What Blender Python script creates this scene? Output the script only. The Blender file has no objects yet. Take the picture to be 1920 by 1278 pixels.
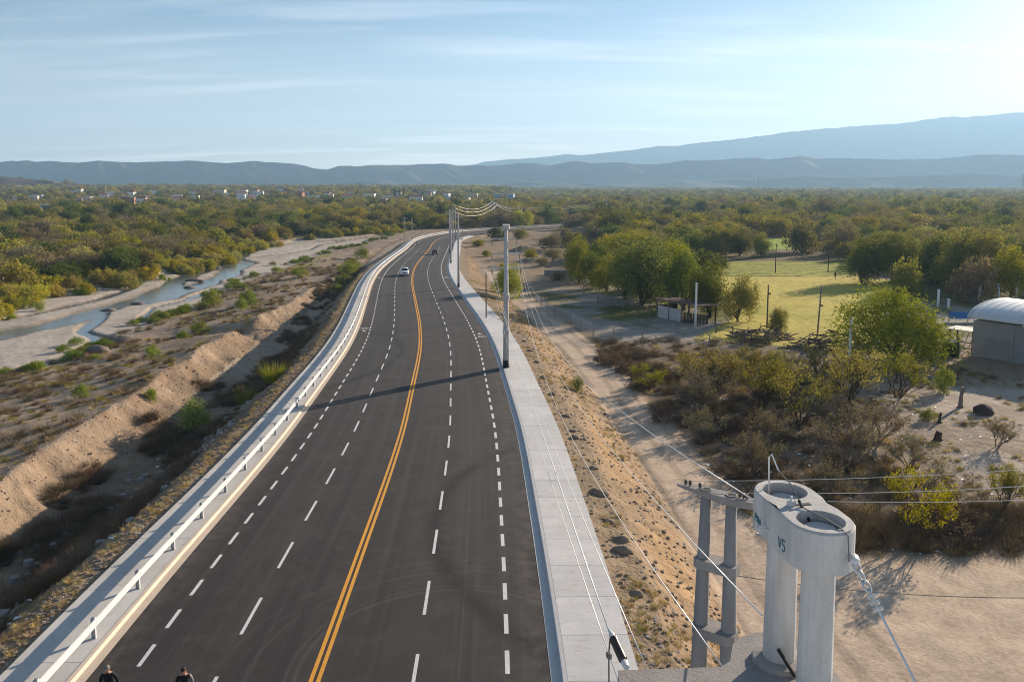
import bpy, math, random
import numpy as np
from mathutils import Vector, Matrix

scene = bpy.context.scene
COL = scene.collection
# ------------------------------------------------------------------ camera, sky, sun, exposure
cam_data = bpy.data.cameras.new('camera'); cam = bpy.data.objects.new('camera', cam_data); COL.objects.link(cam)
cam.location = (0, 0, 17); cam.rotation_euler = (math.radians(84), 0, 0)
cam_data.sensor_width = 36; cam_data.sensor_fit = 'HORIZONTAL'; cam_data.lens = 27.94; cam_data.shift_y = -0.0710
cam_data.clip_start = .1; cam_data.clip_end = 40000
scene.camera = cam
SUN_AZ, SUN_EL = math.radians(45.5), math.radians(16.2)      # clockwise from +Y, above the horizon
sd = bpy.data.lights.new('sun', 'SUN'); sd.energy = 5.0; sd.angle = math.radians(.53); sd.color = (1, .83, .64)
so = bpy.data.objects.new('sun', sd); COL.objects.link(so)
so.rotation_euler = (math.radians(90) - SUN_EL, 0, math.pi - SUN_AZ)
so.location = (60, 60, 60)
world = bpy.data.worlds.new('World'); scene.world = world; world.use_nodes = True
def build_world():
    nt = world.node_tree; N = nt.nodes; L = nt.links; N.clear()
    out = N.new('ShaderNodeOutputWorld'); bg = N.new('ShaderNodeBackground'); bg.inputs[1].default_value = .05
    sky = N.new('ShaderNodeTexSky'); sky.sky_type = 'NISHITA'; sky.sun_disc = False
    sky.sun_elevation = SUN_EL; sky.sun_rotation = SUN_AZ; sky.air_density = 1.0; sky.dust_density = .55; sky.ozone_density = 2.2; sky.altitude = 500
    # thin cirrus on a plane high above: direction.xy / direction.z
    tc = N.new('ShaderNodeTexCoord'); sep = N.new('ShaderNodeSeparateXYZ'); L.new(tc.outputs['Generated'], sep.inputs[0])
    def math_(op, a, b):
        m = N.new('ShaderNodeMath'); m.operation = op
        for i, q in enumerate((a, b)):
            if hasattr(q, 'links'): L.new(q, m.inputs[i])
            else: m.inputs[i].default_value = q
        return m.outputs[0]
    zc = math_('ADD', math_('MAXIMUM', sep.outputs[2], 0.0), .10)
    u = math_('DIVIDE', sep.outputs[0], zc); v = math_('DIVIDE', sep.outputs[1], zc)
    cmb = N.new('ShaderNodeCombineXYZ'); L.new(u, cmb.inputs[0]); L.new(v, cmb.inputs[1])
    mp = N.new('ShaderNodeMapping'); mp.inputs['Rotation'].default_value = (0, 0, .16); mp.inputs['Scale'].default_value = (.42, 2.1, 1); L.new(cmb.outputs[0], mp.inputs[0])
    n1 = N.new('ShaderNodeTexNoise'); n1.inputs['Scale'].default_value = 1.25; n1.inputs['Detail'].default_value = 7; n1.inputs['Roughness'].default_value = .6; n1.inputs['Distortion'].default_value = .35
    L.new(mp.outputs[0], n1.inputs[0])
    mp2 = N.new('ShaderNodeMapping'); mp2.inputs['Location'].default_value = (3.1, 1.7, 0); mp2.inputs['Scale'].default_value = (.16, .40, 1); L.new(cmb.outputs[0], mp2.inputs[0])
    n2 = N.new('ShaderNodeTexNoise'); n2.inputs['Scale'].default_value = 1.0; n2.inputs['Detail'].default_value = 3; L.new(mp2.outputs[0], n2.inputs[0])
    r1 = N.new('ShaderNodeMapRange'); r1.inputs[1].default_value = .49; r1.inputs[2].default_value = .78; L.new(n1.outputs[0], r1.inputs[0])
    r2 = N.new('ShaderNodeMapRange'); r2.inputs[1].default_value = .38; r2.inputs[2].default_value = .62; L.new(n2.outputs[0], r2.inputs[0])
    k = math_('MULTIPLY', math_('MULTIPLY', r1.outputs[0], r2.outputs[0]), .7)
    # the veil of cirrus is seen edge-on, and so thicker, towards the horizon
    vl = N.new('ShaderNodeMapRange'); vl.inputs[1].default_value = 0.0; vl.inputs[2].default_value = .20; vl.inputs[3].default_value = .62; vl.inputs[4].default_value = 0.0; L.new(sep.outputs[2], vl.inputs[0])
    k = math_('MINIMUM', math_('ADD', k, math_('MULTIPLY', vl.outputs[0], math_('ADD', math_('MULTIPLY', n1.outputs[0], .9), .35))), 1.0)
    mx = N.new('ShaderNodeMix'); mx.data_type = 'RGBA'; L.new(k, mx.inputs[0]); L.new(sky.outputs[0], mx.inputs[6]); mx.inputs[7].default_value = (12.0, 11.8, 11.6, 1)
    L.new(mx.outputs[2], bg.inputs[0]); L.new(bg.outputs[0], out.inputs[0])
build_world()
scene.view_settings.view_transform = 'Standard'; scene.view_settings.look = 'None'; scene.view_settings.gamma = 1; scene.view_settings.exposure = 1.3
scene.view_settings.use_curve_mapping = False
cy = scene.cycles
cy.max_bounces = 6; cy.diffuse_bounces = 2; cy.glossy_bounces = 2; cy.transmission_bounces = 3; cy.transparent_max_bounces = 6; cy.volume_bounces = 0
cy.filter_width = 1.05; cy.use_denoising = True; cy.sample_clamp_indirect = 4; cy.use_fast_gi = False
try: cy.denoiser = 'OPENIMAGEDENOISE'; cy.denoising_prefilter = 'ACCURATE'
except Exception: pass
# ------------------------------------------------------------------ land form
R = math.radians
rng = np.random.default_rng(11)
def ss(a, b, x):
    t = np.clip((np.asarray(x, float) - a) / (b - a), 0, 1); return t * t * (3 - 2 * t)
def _hash(i, j, s):
    h = (i.astype(np.int64) * 374761393 + j.astype(np.int64) * 668265263 + s * 2147483647 + 1013904223) & 0xFFFFFFFF
    h = ((h ^ (h >> 13)) * 1274126177) & 0xFFFFFFFF
    return ((h ^ (h >> 16)) & 0xFFFF) / 65535.0
def vnoise(x, y, s=0):
    i = np.floor(x); j = np.floor(y); u = x - i; v = y - j
    u = u * u * (3 - 2 * u); v = v * v * (3 - 2 * v)
    a = _hash(i, j, s); b = _hash(i + 1, j, s); c = _hash(i, j + 1, s); d = _hash(i + 1, j + 1, s)
    return (a + (b - a) * u) * (1 - v) + (c + (d - c) * u) * v
def fbm(x, y, scale, octv=4, s=0, gain=.5):
    x = np.asarray(x, float) / scale; y = np.asarray(y, float) / scale
    t = 0; a = 1; n = 0
    for k in range(octv):
        t = t + a * vnoise(x + 17.3 * k, y - 9.1 * k, s + k); n += a; a *= gain; x = x * 2.03; y = y * 2.03
    return t / n * 2 - 1
CTRL = [(-6.3, -30), (-6.5, -5), (-6.65, 12), (-6.79, 25.7), (-7.2, 39.5), (-7.78, 54), (-8.7, 67), (-10.35, 88), (-12.6, 107), (-15.9, 130), (-20.6, 163),
        (-24.0, 193), (-26.3, 224), (-29.2, 276), (-31.2, 312), (-31.2, 338), (-27.2, 364), (-16.5, 391), (7, 421), (40, 452), (92, 488), (170, 530)]
def catmull(P, step):
    P = [np.array(p, float) for p in P]; out = []
    P = [2 * P[0] - P[1]] + P + [2 * P[-1] - P[-2]]
    for i in range(1, len(P) - 2):
        a, b, c, d = P[i - 1:i + 3]; n = max(2, int(np.linalg.norm(c - b) / step))
        for k in range(n):
            t = k / n
            out.append(.5 * (2 * b + (c - a) * t + (2 * a - 5 * b + 4 * c - d) * t * t + (3 * b - a - 3 * c + d) * t ** 3))
    out.append(P[-2]); return np.array(out)
CL = catmull(CTRL, 1.0)
for _ in range(14):
    CL[1:-1] = .25 * CL[:-2] + .5 * CL[1:-1] + .25 * CL[2:]
_seg = np.linalg.norm(np.diff(CL, axis=0), axis=1); CS = np.concatenate([[0], np.cumsum(_seg)])
CT = np.gradient(CL, axis=0); CT /= np.linalg.norm(CT, axis=1)[:, None]
CN = np.stack([CT[:, 1], -CT[:, 0]], 1)                  # to the right of travel away from the camera
S0 = float(np.interp(25.7, CL[:200, 1], CS[:200]))       # station at the near end of the picture
def zroad_y(y):
    y = np.asarray(y, float); t = np.clip(y - 30, 0, 260)
    return -0.0235 * (t - 0) * ss(-8, 14, y - 30) 
CZ = zroad_y(np.where(np.arange(len(CL)) > np.argmax(CL[:, 1] > 290), 290, CL[:, 1]))
def rp(s, d, z=0.0):
    """point on the road at station s, d metres right of the centre line, z above the surface"""
    x = np.interp(s, CS, CL[:, 0]); y = np.interp(s, CS, CL[:, 1])
    nx = np.interp(s, CS, CN[:, 0]); ny = np.interp(s, CS, CN[:, 1])
    return (float(x + nx * d), float(y + ny * d), float(np.interp(s, CS, CZ) + z))
def s_of_y(y): return float(np.interp(y, CL[:330, 1], CS[:330]))
_C2 = CL[::2]; _N2 = CN[::2]; _Z2 = CZ[::2]
def road_dist(x, y):
    d = np.full(x.shape, 1e3); zz = np.zeros(x.shape); near = (y < 620) & (np.abs(x) < 190)
    d[x < -7] = -1e3
    idx = np.nonzero(near)[0]
    for k in range(0, len(idx), 20000):
        q = idx[k:k + 20000]
        D = (x[q, None] - _C2[None, :, 0]) ** 2 + (y[q, None] - _C2[None, :, 1]) ** 2
        m = np.argmin(D, 1)
        dx = x[q] - _C2[m, 0]; dy = y[q] - _C2[m, 1]
        side = dx * _N2[m, 0] + dy * _N2[m, 1]
        t = np.abs(dx * _N2[m, 1] - dy * _N2[m, 0])
        d[q] = np.where(t < 2.5, side, np.sign(side) * np.sqrt(D[np.arange(len(q)), m])); zz[q] = _Z2[m]
    return d, zz
XB = np.array([(-96, 90), (-100, 130), (-101.2, 155.4), (-102, 175), (-97, 199.5), (-95.6, 225), (-97.6, 254), (-102.2, 289), (-101, 329), (-88, 363), (-64, 395), (-53, 418), (-45, 470)])
XN = np.array([(-68, 40), (-66, 80), (-65.5, 99.6), (-62.3, 107), (-63.5, 124), (-64.1, 150), (-67.5, 194), (-68.7, 231), (-67.5, 297), (-60, 339), (-57, 393), (-45, 470)])
XC = np.array([(-35, 25), (-35.6, 45), (-36.1, 54), (-37.8, 66), (-38.8, 82), (-40.3, 100), (-40.8, 111), (-41.7, 133), (-41.6, 148), (-42.6, 169), (-46, 215), (-52, 300)])
CH = [([(-96, 90), (-88, 115), (-84.8, 129.6), (-82.5, 146.8), (-81.5, 159.6), (-80.8, 177.3), (-87.8, 207), (-92.3, 244), (-93.4, 266.6)], 3.7),
      ([(-93.4, 266.6), (-96.7, 287), (-100.5, 315), (-96, 335), (-84, 347), (-74, 355), (-63.7, 381), (-56, 405)], 2.6),
      ([(-79.6, 165.3), (-78, 190), (-78.6, 215.5), (-84, 240), (-91, 262)], 4.2),
      ([(-84, 236), (-88, 252), (-92, 264)], 5.5),
      ([(-96, 205), (-92, 190), (-90.5, 172), (-93, 150), (-97, 132)], 1.3), ([(-90, 270), (-82, 285), (-78, 305), (-80, 330), (-74, 352)], 1.2), ([(-72, 190), (-71, 172), (-73, 160), (-70, 148)], .9),
      ([(-79, 152), (-76.5, 144), (-73.5, 133.4), (-67.3, 127.8), (-66, 121), (-65, 112), (-68, 103.7), (-74, 92)], 1.25)]
MOUNDS = [(4.5, 268, 2.6, 7, 5), (12, 262, 1.8, 5, 4), (-3, 232, 1.3, 5, 3), (14, 214, 2.4, 7, 4), (6, 226, 1.6, 5, 4), (22, 205, 1.8, 6, 4), (-4, 210, 1.0, 3, 3),
          (30, 250, 2.0, 9, 6), (-1, 190, .7, 3, 3), (48, 375, 3.0, 9, 8), (34, 398, 2.4, 8, 6), (66, 430, 3.2, 12, 7)]
HILLS = [(-1140, 1900, 20, 85, 110), (-1250, 1960, 20, 80, 120), (-1020, 1880, 11, 80, 110), (-880, 1950, 11, 70, 120), (-1420, 1850, 26, 120, 150), (-1190, 1870, 6, 25, 60)]
FIELD = [(24.4, 105.4), (34.5, 122.3), (45.5, 176), (57, 231), (97, 231), (84, 190), (86, 178), (72, 147), (56, 120), (47, 101.9), (36.3, 98)]
FIELD2 = [(86, 284), (104, 342), (123, 342), (106, 284)]
def inpoly(x, y, P):
    c = np.zeros(x.shape, bool); n = len(P)
    for i in range(n):
        x1, y1 = P[i]; x2, y2 = P[(i + 1) % n]
        m = ((y1 > y) != (y2 > y)) & (x < (x2 - x1) * (y - y1) / (y2 - y1 + 1e-9) + x1)
        c ^= m
    return c
def plain_right(y): return -3.0 - 3.2 * ss(40, 320, y)
def polydist(x, y, P):
    P = np.array(P); best = np.full(x.shape, 1e9)
    for a, b in zip(P[:-1], P[1:]):
        ab = b - a; t = np.clip(((x - a[0]) * ab[0] + (y - a[1]) * ab[1]) / (ab @ ab), 0, 1)
        best = np.minimum(best, np.hypot(x - a[0] - t * ab[0], y - a[1] - t * ab[1]))
    return best
def lerp3(c, col, w): return c + (np.array(col) - c) * w[:, None]
def land(x, y, colour=True):
    x = np.atleast_1d(np.asarray(x, float)); y = np.atleast_1d(np.asarray(y, float))
    d, zz = road_dist(x, y); e = -d
    n1 = fbm(x, y, 9, 4, 3); n2 = fbm(x, y, 1.6, 3, 7); n3 = fbm(x, y, 40, 3, 21)
    # --- right of the road
    zR = plain_right(y) + .25 * n3 + .10 * n1 * ss(17, 26, d) + .05 * n2 * ss(21, 26, d)
    for mx, my, mh, sx, sy in MOUNDS:
        q = ((x - mx) / sx) ** 2 + ((y - my) / sy) ** 2
        zR = zR + mh * np.exp(-q * 1.3) * (1 + .35 * n1) + (q < 3) * .12 * n2
    sl = np.clip((d - 12.9 - .5 * n1) / 4.4, 0, 1)
    shoulder = zz + .04 - .3 * np.clip((d - 11.2) / 1.7, 0, 1) + .10 * n2 * ss(11.3, 12.2, d)
    zr_ = shoulder + (zR - shoulder) * sl + .22 * n2 * np.sin(sl * np.pi) + .15 * n1 * np.sin(sl * np.pi)
    # --- left of the road
    xb = np.interp(y, XB[:, 1], XB[:, 0]) + 2.5 * fbm(x, y, 14, 3, 5); xn = np.interp(y, XN[:, 1], XN[:, 0]) + 3.0 * fbm(x, y, 16, 3, 9); xc = np.interp(y, XC[:, 1], XC[:, 0]) + .9 * fbm(x, y, 6, 3, 13)
    zd = -6.6 - .6 * ss(110, 230, y); zc = -4.2 - .9 * ss(110, 170, y) - 1.9 * ss(165, 235, y)
    notch = np.exp(-((y - 120 + .25 * (x + 40)) / 3.6) ** 2)
    zc = zc - (zc - zd) * .85 * notch + .35 * n1
    h = zz - zd; t1 = np.clip((e - 12.3 - .4 * n1) / (1.3 * np.maximum(h, .4)), 0, 1)
    sh_l = zz + .02 - .2 * np.clip((e - 10.9) / 1.4, 0, 1) + .09 * n2 * ss(11, 12, e)
    zl = sh_l + (zd - sh_l) * t1 + (.28 * n1 + .12 * n2) * np.sin(np.clip(t1 * 1.0, 0, 1) * np.pi) + .22 * n2 * (t1 >= 1) + .16 * fbm(x, y, .7, 2, 44) * (t1 > .05)
    fade = 1 - ss(330, 400, y)
    t2 = np.clip((x - xc) / -1 + 0, 0, 1e3); t2 = np.clip(((xc + 3.9) - x) / 3.9, 0, 1)
    gully = 1.15 * np.abs(fbm(x * .3, y, 2.0, 3, 33)) * np.sin(t2 * np.pi)
    zl = np.where(t2 > 0, zl + (zc - zl) * t2 - gully, zl)
    t3 = np.clip((xc - x) / np.maximum(xc - xn, 1), 0, 1)
    terr = zc + (-7.55 - zc) * (t3 ** .8) + .32 * n1 * np.sin(t3 * 2.6) + .10 * n2
    zl = np.where(x < xc, terr, zl)
    bed = -7.86 + .10 * n1 + .04 * n2 + .10 * np.abs(x - xn) / 30
    tb = ss(-1.5, 2.0, xn - x); zl = np.where(x < xc, zl + (bed - zl) * tb, zl)
    wood = -6.4 + .35 * n3 + .15 * n1 + 9.5 * ss(650, 1500, y) * ss(160, -160, x)
    tw = ss(-.3, 1.6, xb - x + .5 * n2); zl = zl + (wood - zl) * tw
    zl = np.where(d < 11, zl + (np.where(e < 20, np.minimum(zz - .15, wood), wood) - zl) * (1 - fade), zl)
    wet = np.zeros(x.shape)
    near = (x < -50) & (y < 430)
    for P, w in CH:
        q = polydist(x, y, P); wq = w * .72 * (1 + .75 * fbm(x, y, 11, 3, 41))
        dep = np.clip(1 - (q / wq) ** 2, -3, 1)
        zl = np.where(near & (dep > -1) & (tw < .5), np.minimum(zl, -8.16 - .38 * dep + .0 * n2), zl)
        wet = np.maximum(wet, np.where(near, ss(-1.6, -.2, dep), 0))
    z = np.where(d > 0, zr_, zl)
    flat = ss(10.2, 10.9, np.abs(d)); z = np.where(np.abs(d) < 11.15, (zz - .4) + (np.where(d > 0, shoulder, sh_l) - (zz - .4)) * flat, z)
    far = ss(500, 640, y); zf = np.where(x < 0, wood, plain_right(y) + .3 * n3) ; zf = zf + 9.5 * 0
    z = z + (zf - z) * far
    for hx, hy, hh, sx, sy in HILLS:
        z = z + hh * np.exp(-((x - hx) / sx) ** 2 - ((y - hy) / sy) ** 2) * (1 + .22 * fbm(x, y, 60, 4, 51))
    if not colour: return z
    # furrows between the irrigation borders
    fur = inpoly(x, y, FIELD) & (y > 188 + 3 * 0); fld = inpoly(x, y, FIELD); fl2 = inpoly(x, y, FIELD2)
    ph = np.sin((y + .06 * x) * 2 * np.pi / 6.2); z = z + np.where(fur, .22 * np.maximum(ph - .35, 0), 0)
    # --- the land's colours, its own but for the deepened shade of the left ditch
    m1 = fbm(x, y, 5, 4, 61); m2 = fbm(x, y, 22, 3, 62); m3 = fbm(x, y, .8, 3, 63)
    c = np.tile(np.array([.30, .225, .155]), (len(x), 1))
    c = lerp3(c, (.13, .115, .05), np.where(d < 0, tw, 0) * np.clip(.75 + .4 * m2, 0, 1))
    right = (d > 0).astype(float)
    c = lerp3(c, (.27, .205, .14), right)
    c = lerp3(c, (.34, .235, .15), right * np.sin(sl * np.pi) ** .6 * np.clip(.7 + .9 * m1, 0, 1))
    c = lerp3(c, (.37, .25, .13), right * ss(.15, .3, sl) * (1 - ss(.5, .75, sl)) * np.clip(.3 + 1.3 * m1, 0, 1) * .8)
    tr = ss(16.6, 17.6, d + .5 * n1) * (1 - ss(21.2, 22.6, d + .7 * n1)) * (1 - ss(190, 230, y)); tr = np.maximum(tr, right * ss(16.6, 17.6, d) * (1 - ss(39, 42.5, y + 1.2 * n1)))
    c = lerp3(c, (.52, .405, .305), tr)
    rut = tr * (d < 24) * ss(.3, .8, np.sin((d - 17) * 2 * np.pi / 1.9 + 1.5 * n1)) * .22
    c = c * (1 - rut[:, None])
    scrub = right * ss(22, 24, d + .8 * n1) * ss(41, 44, y) * (1 - ss(96, 112, y)) * (1 - ss(27, 40, x - .16 * (y - 50)))
    c = lerp3(c, (.19, .14, .10), scrub * np.clip(.75 + .6 * m1, 0, 1))
    c = lerp3(c, (.14, .105, .075), right * ss(41, 42.5, y + .6 * n1) * (1 - ss(46, 51, y + n1)) * ss(17, 20, x) * np.clip(.7 + .7 * m1, 0, 1))
    clr = right * ss(24, 34, x) * ss(47, 52, y) * (1 - ss(78, 86, y + .2 * (x - 40)))
    c = lerp3(c, (.42, .36, .30), clr * np.clip(.65 + .8 * m1, 0, 1))
    yard = right * ss(23, 26, d) * ss(98, 104, y) * (1 - ss(150, 175, y))
    c = lerp3(c, (.31, .28, .24), yard); c = lerp3(c, (.12, .125, .035), yard * ss(.0, .35, m2 + .5 * m1))
    rw = right * ss(170, 235, y) * ss(24, 60, d); c = lerp3(c, (.17, .135, .07), rw)
    c = lerp3(c, (.50, .42, .10), fld * 1.0); c = lerp3(c, (.30, .32, .04), fld * ss(.2, .6, m2 + .4 * m1) * .6)
    c = lerp3(c, (.34, .37, .045), fur * 1.0); c = lerp3(c, (.16, .115, .06), fur * ss(.3, .6, ph)); c = lerp3(c, (.24, .32, .035), fl2 * 1.0)
    left = (d < 0).astype(float) * fade
    c = lerp3(c, (.33, .25, .18), left * (x > xc - 1) * t2); c = lerp3(c, (.21, .145, .10), left * (x > xc - 1) * t2 * ss(.0, .5, m1 + .6 * m3))
    c = lerp3(c, (.10, .075, .052), left * (t1 > 0) * (1 - t2) * np.clip(.45 + .8 * m1, 0, 1)); c = lerp3(c, (.36, .30, .23), left * (t1 >= 1) * (t2 < .15) * ss(70, 112, y) * np.clip(.85 + .5 * m1, 0, 1))  # dark brushy soil, darkened further to deepen the ditch shadow; then the pale floor
    te = left * (x < xc) * (1 - tb)
    c = lerp3(c, (.36, .285, .215), te * .8); c = lerp3(c, (.20, .14, .085), te * np.clip(.0 + 1.6 * m1, 0, 1)); c = lerp3(c, (.25, .22, .06), te * ss(.45, .85, t3) * np.clip(.1 + 1.6 * m2 + .6 * m1, 0, 1))
    c = lerp3(c, (.47, .42, .36), left * tb * (1 - tw)); c = lerp3(c, (.33, .285, .24), left * tb * (1 - tw) * np.clip(.2 + 1.2 * m1, 0, 1))
    c = lerp3(c, (.17, .14, .105), wet * (1 - tw) * .8)
    edge = left * tb * (1 - tw) * ss(.2, .75, m2 + .6 * m1 - .25) * (ss(9, 2, np.abs(x - xn)) + ss(9, 2, np.abs(x - xb))); c = lerp3(c, (.22, .22, .045), edge * .8)
    c = lerp3(c, (.40, .31, .22), left * ss(.15, .4, tw) * (1 - ss(.6, .95, tw)))
    farm = ss(520, 640, y); c = lerp3(c, (.15, .13, .06), farm * .8); c = lerp3(c, (.27, .22, .13), farm * ss(.25, .6, m2 + .4 * fbm(x, y, 120, 2, 70)))
    hl = np.zeros(x.shape)
    for hx, hy, hh, sx, sy in HILLS: hl = hl + hh * np.exp(-((x - hx) / sx) ** 2 - ((y - hy) / sy) ** 2)
    c = lerp3(c, (.10, .062, .048), ss(3, 9, hl)); c = lerp3(c, (.19, .11, .075), ss(6, 12, hl) * ss(.1, .4, fbm(x, y, 45, 3, 71)))
    c = c * (1 + .22 * m3 + .12 * m1)[:, None]
    rough = 1 - .8 * np.clip(tr, 0, 1) - .5 * left * tb
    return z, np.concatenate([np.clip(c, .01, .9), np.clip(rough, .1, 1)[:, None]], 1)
def gz(x, y): return float(land([x], [y], False)[0])
# ------------------------------------------------------------------
# ------------------------------------------------------------------ mesh and material tools
random.seed(5)
class MB:
    """collects shapes, then becomes ONE mesh object"""
    def __init__(s): s.v = []; s.f = []; s.m = []; s.mi = 0
    def face(s, *q): s.f.append(tuple(q)); s.m.append(s.mi)
    def add(s, vs, fs):
        b = len(s.v); s.v += [tuple(q) for q in vs]
        for f in fs: s.f.append(tuple(b + i for i in f)); s.m.append(s.mi)
        return s
    def box(s, c, d, rz=0, top=1.0, M=None):
        x, y, z = d[0] / 2, d[1] / 2, d[2] / 2; vs = []
        for k, t in ((-1, 1), (1, top)):
            for a, b in ((-1, -1), (1, -1), (1, 1), (-1, 1)): vs.append(Vector((a * x * t, b * y * t, k * z)))
        if M is None: M = Matrix.Rotation(rz, 3, 'Z')
        vs = [M @ q + Vector(c) for q in vs]
        return s.add(vs, [(3, 2, 1, 0), (4, 5, 6, 7), (0, 1, 5, 4), (1, 2, 6, 5), (2, 3, 7, 6), (3, 0, 4, 7)])
    def tube(s, P, r, n=6, caps=True):
        P = [Vector(p) for p in P]; m = len(P); r = [r] * m if not hasattr(r, '__len__') else list(r)
        vs = []; up = Vector((0, 0, 1)); 
        for i, p in enumerate(P):
            t = (P[min(i + 1, m - 1)] - P[max(i - 1, 0)])
            if t.length < 1e-9: t = Vector((0, 0, 1))
            t.normalize(); a = up if abs(t.z) < .93 else Vector((1, 0, 0))
            u = t.cross(a).normalized(); w = u.cross(t)
            for k in range(n):
                q = 2 * math.pi * k / n; vs.append(p + (u * math.cos(q) + w * math.sin(q)) * r[i])
        fs = [(i * n + k, i * n + (k + 1) % n, (i + 1) * n + (k + 1) % n, (i + 1) * n + k) for i in range(m - 1) for k in range(n)]
        if caps: fs += [tuple(range(n - 1, -1, -1)), tuple((m - 1) * n + k for k in range(n))]
        return s.add(vs, fs)
    def lathe(s, prof, n=16, c=(0, 0, 0), M=None):
        vs = []; M = M or Matrix.Identity(3)
        for r, z in prof:
            for k in range(n): vs.append(M @ Vector((r * math.cos(2 * math.pi * k / n), r * math.sin(2 * math.pi * k / n), z)) + Vector(c))
        m = len(prof); fs = [(i * n + k, i * n + (k + 1) % n, (i + 1) * n + (k + 1) % n, (i + 1) * n + k) for i in range(m - 1) for k in range(n)]
        fs += [tuple(range(n - 1, -1, -1)), tuple((m - 1) * n + k for k in range(n))]
        return s.add(vs, fs)
    def prism(s, poly, z0, z1, top=1.0):
        n = len(poly); cx = sum(p[0] for p in poly) / n; cy_ = sum(p[1] for p in poly) / n
        vs = [(x, y, z0) for x, y in poly] + [(cx + (x - cx) * top, cy_ + (y - cy_) * top, z1) for x, y in poly]
        return s.add(vs, [tuple(range(n - 1, -1, -1)), tuple(range(n, 2 * n))] + [(i, (i + 1) % n, n + (i + 1) % n, n + i) for i in range(n)])
    def loft(s, rings, caps=True):
        n = len(rings[0]); vs = [q for r_ in rings for q in r_]
        fs = [(i * n + k, i * n + (k + 1) % n, (i + 1) * n + (k + 1) % n, (i + 1) * n + k) for i in range(len(rings) - 1) for k in range(n)]
        if caps: fs += [tuple(range(n - 1, -1, -1)), tuple((len(rings) - 1) * n + k for k in range(n))]
        return s.add(vs, fs)
    def mesh(s, name, mats, smooth=False):
        me = bpy.data.meshes.new(name); me.from_pydata(s.v, [], s.f)
        for m in (mats if isinstance(mats, (list, tuple)) else [mats]): me.materials.append(m)
        if any(s.m): me.polygons.foreach_set('material_index', s.m)
        if smooth: me.polygons.foreach_set('use_smooth', [True] * len(s.f))
        me.update(); return me
    def build(s, name, mats, parent=None, smooth=False, loc=None):
        return link(name, s.mesh(name, mats, smooth), parent, loc)
def link(name, data, parent=None, loc=None, rz=0, sc=None):
    o = bpy.data.objects.new(name, data); COL.objects.link(o)
    if parent is not None: o.parent = parent
    if loc is not None: o.location = loc
    if rz: o.rotation_euler = (0, 0, rz)
    if sc is not None: o.scale = sc if hasattr(sc, '__len__') else (sc, sc, sc)
    return o
def tag(o, label=None, cat=None, group=None, kind=None):
    for k, q in (('label', label), ('category', cat), ('group', group), ('kind', kind)):
        if q: o[k] = q
    return o
def thing(name, label, cat, loc=(0, 0, 0), rz=0, group=None, sc=None):
    return tag(link(name, None, None, loc, rz, sc), label, cat, group)
def copy_tree(o, parent=None):
    c = o.copy(); COL.objects.link(c); c.parent = parent
    for ch in o.children: copy_tree(ch, c)
    return c
def np_mesh(name, V, F, mats, smooth=False):
    V = np.asarray(V, np.float32); F = np.asarray(F, np.int32); k = F.shape[1]
    me = bpy.data.meshes.new(name); me.vertices.add(len(V)); me.vertices.foreach_set('co', V.ravel())
    me.loops.add(F.size); me.loops.foreach_set('vertex_index', F.ravel())
    me.polygons.add(len(F)); me.polygons.foreach_set('loop_start', np.arange(0, F.size, k, dtype=np.int32))
    try: me.polygons.foreach_set('loop_total', np.full(len(F), k, np.int32))
    except Exception: pass
    if smooth: me.polygons.foreach_set('use_smooth', np.ones(len(F), bool))
    for m in (mats if isinstance(mats, (list, tuple)) else [mats]): me.materials.append(m)
    me.update(calc_edges=True); me.validate(); return me
def grid_faces(nr, nc):
    i = np.arange(nr - 1)[:, None] * nc + np.arange(nc - 1)[None]; i = i.ravel()
    return np.stack([i, i + 1, i + nc + 1, i + nc], 1)
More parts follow.
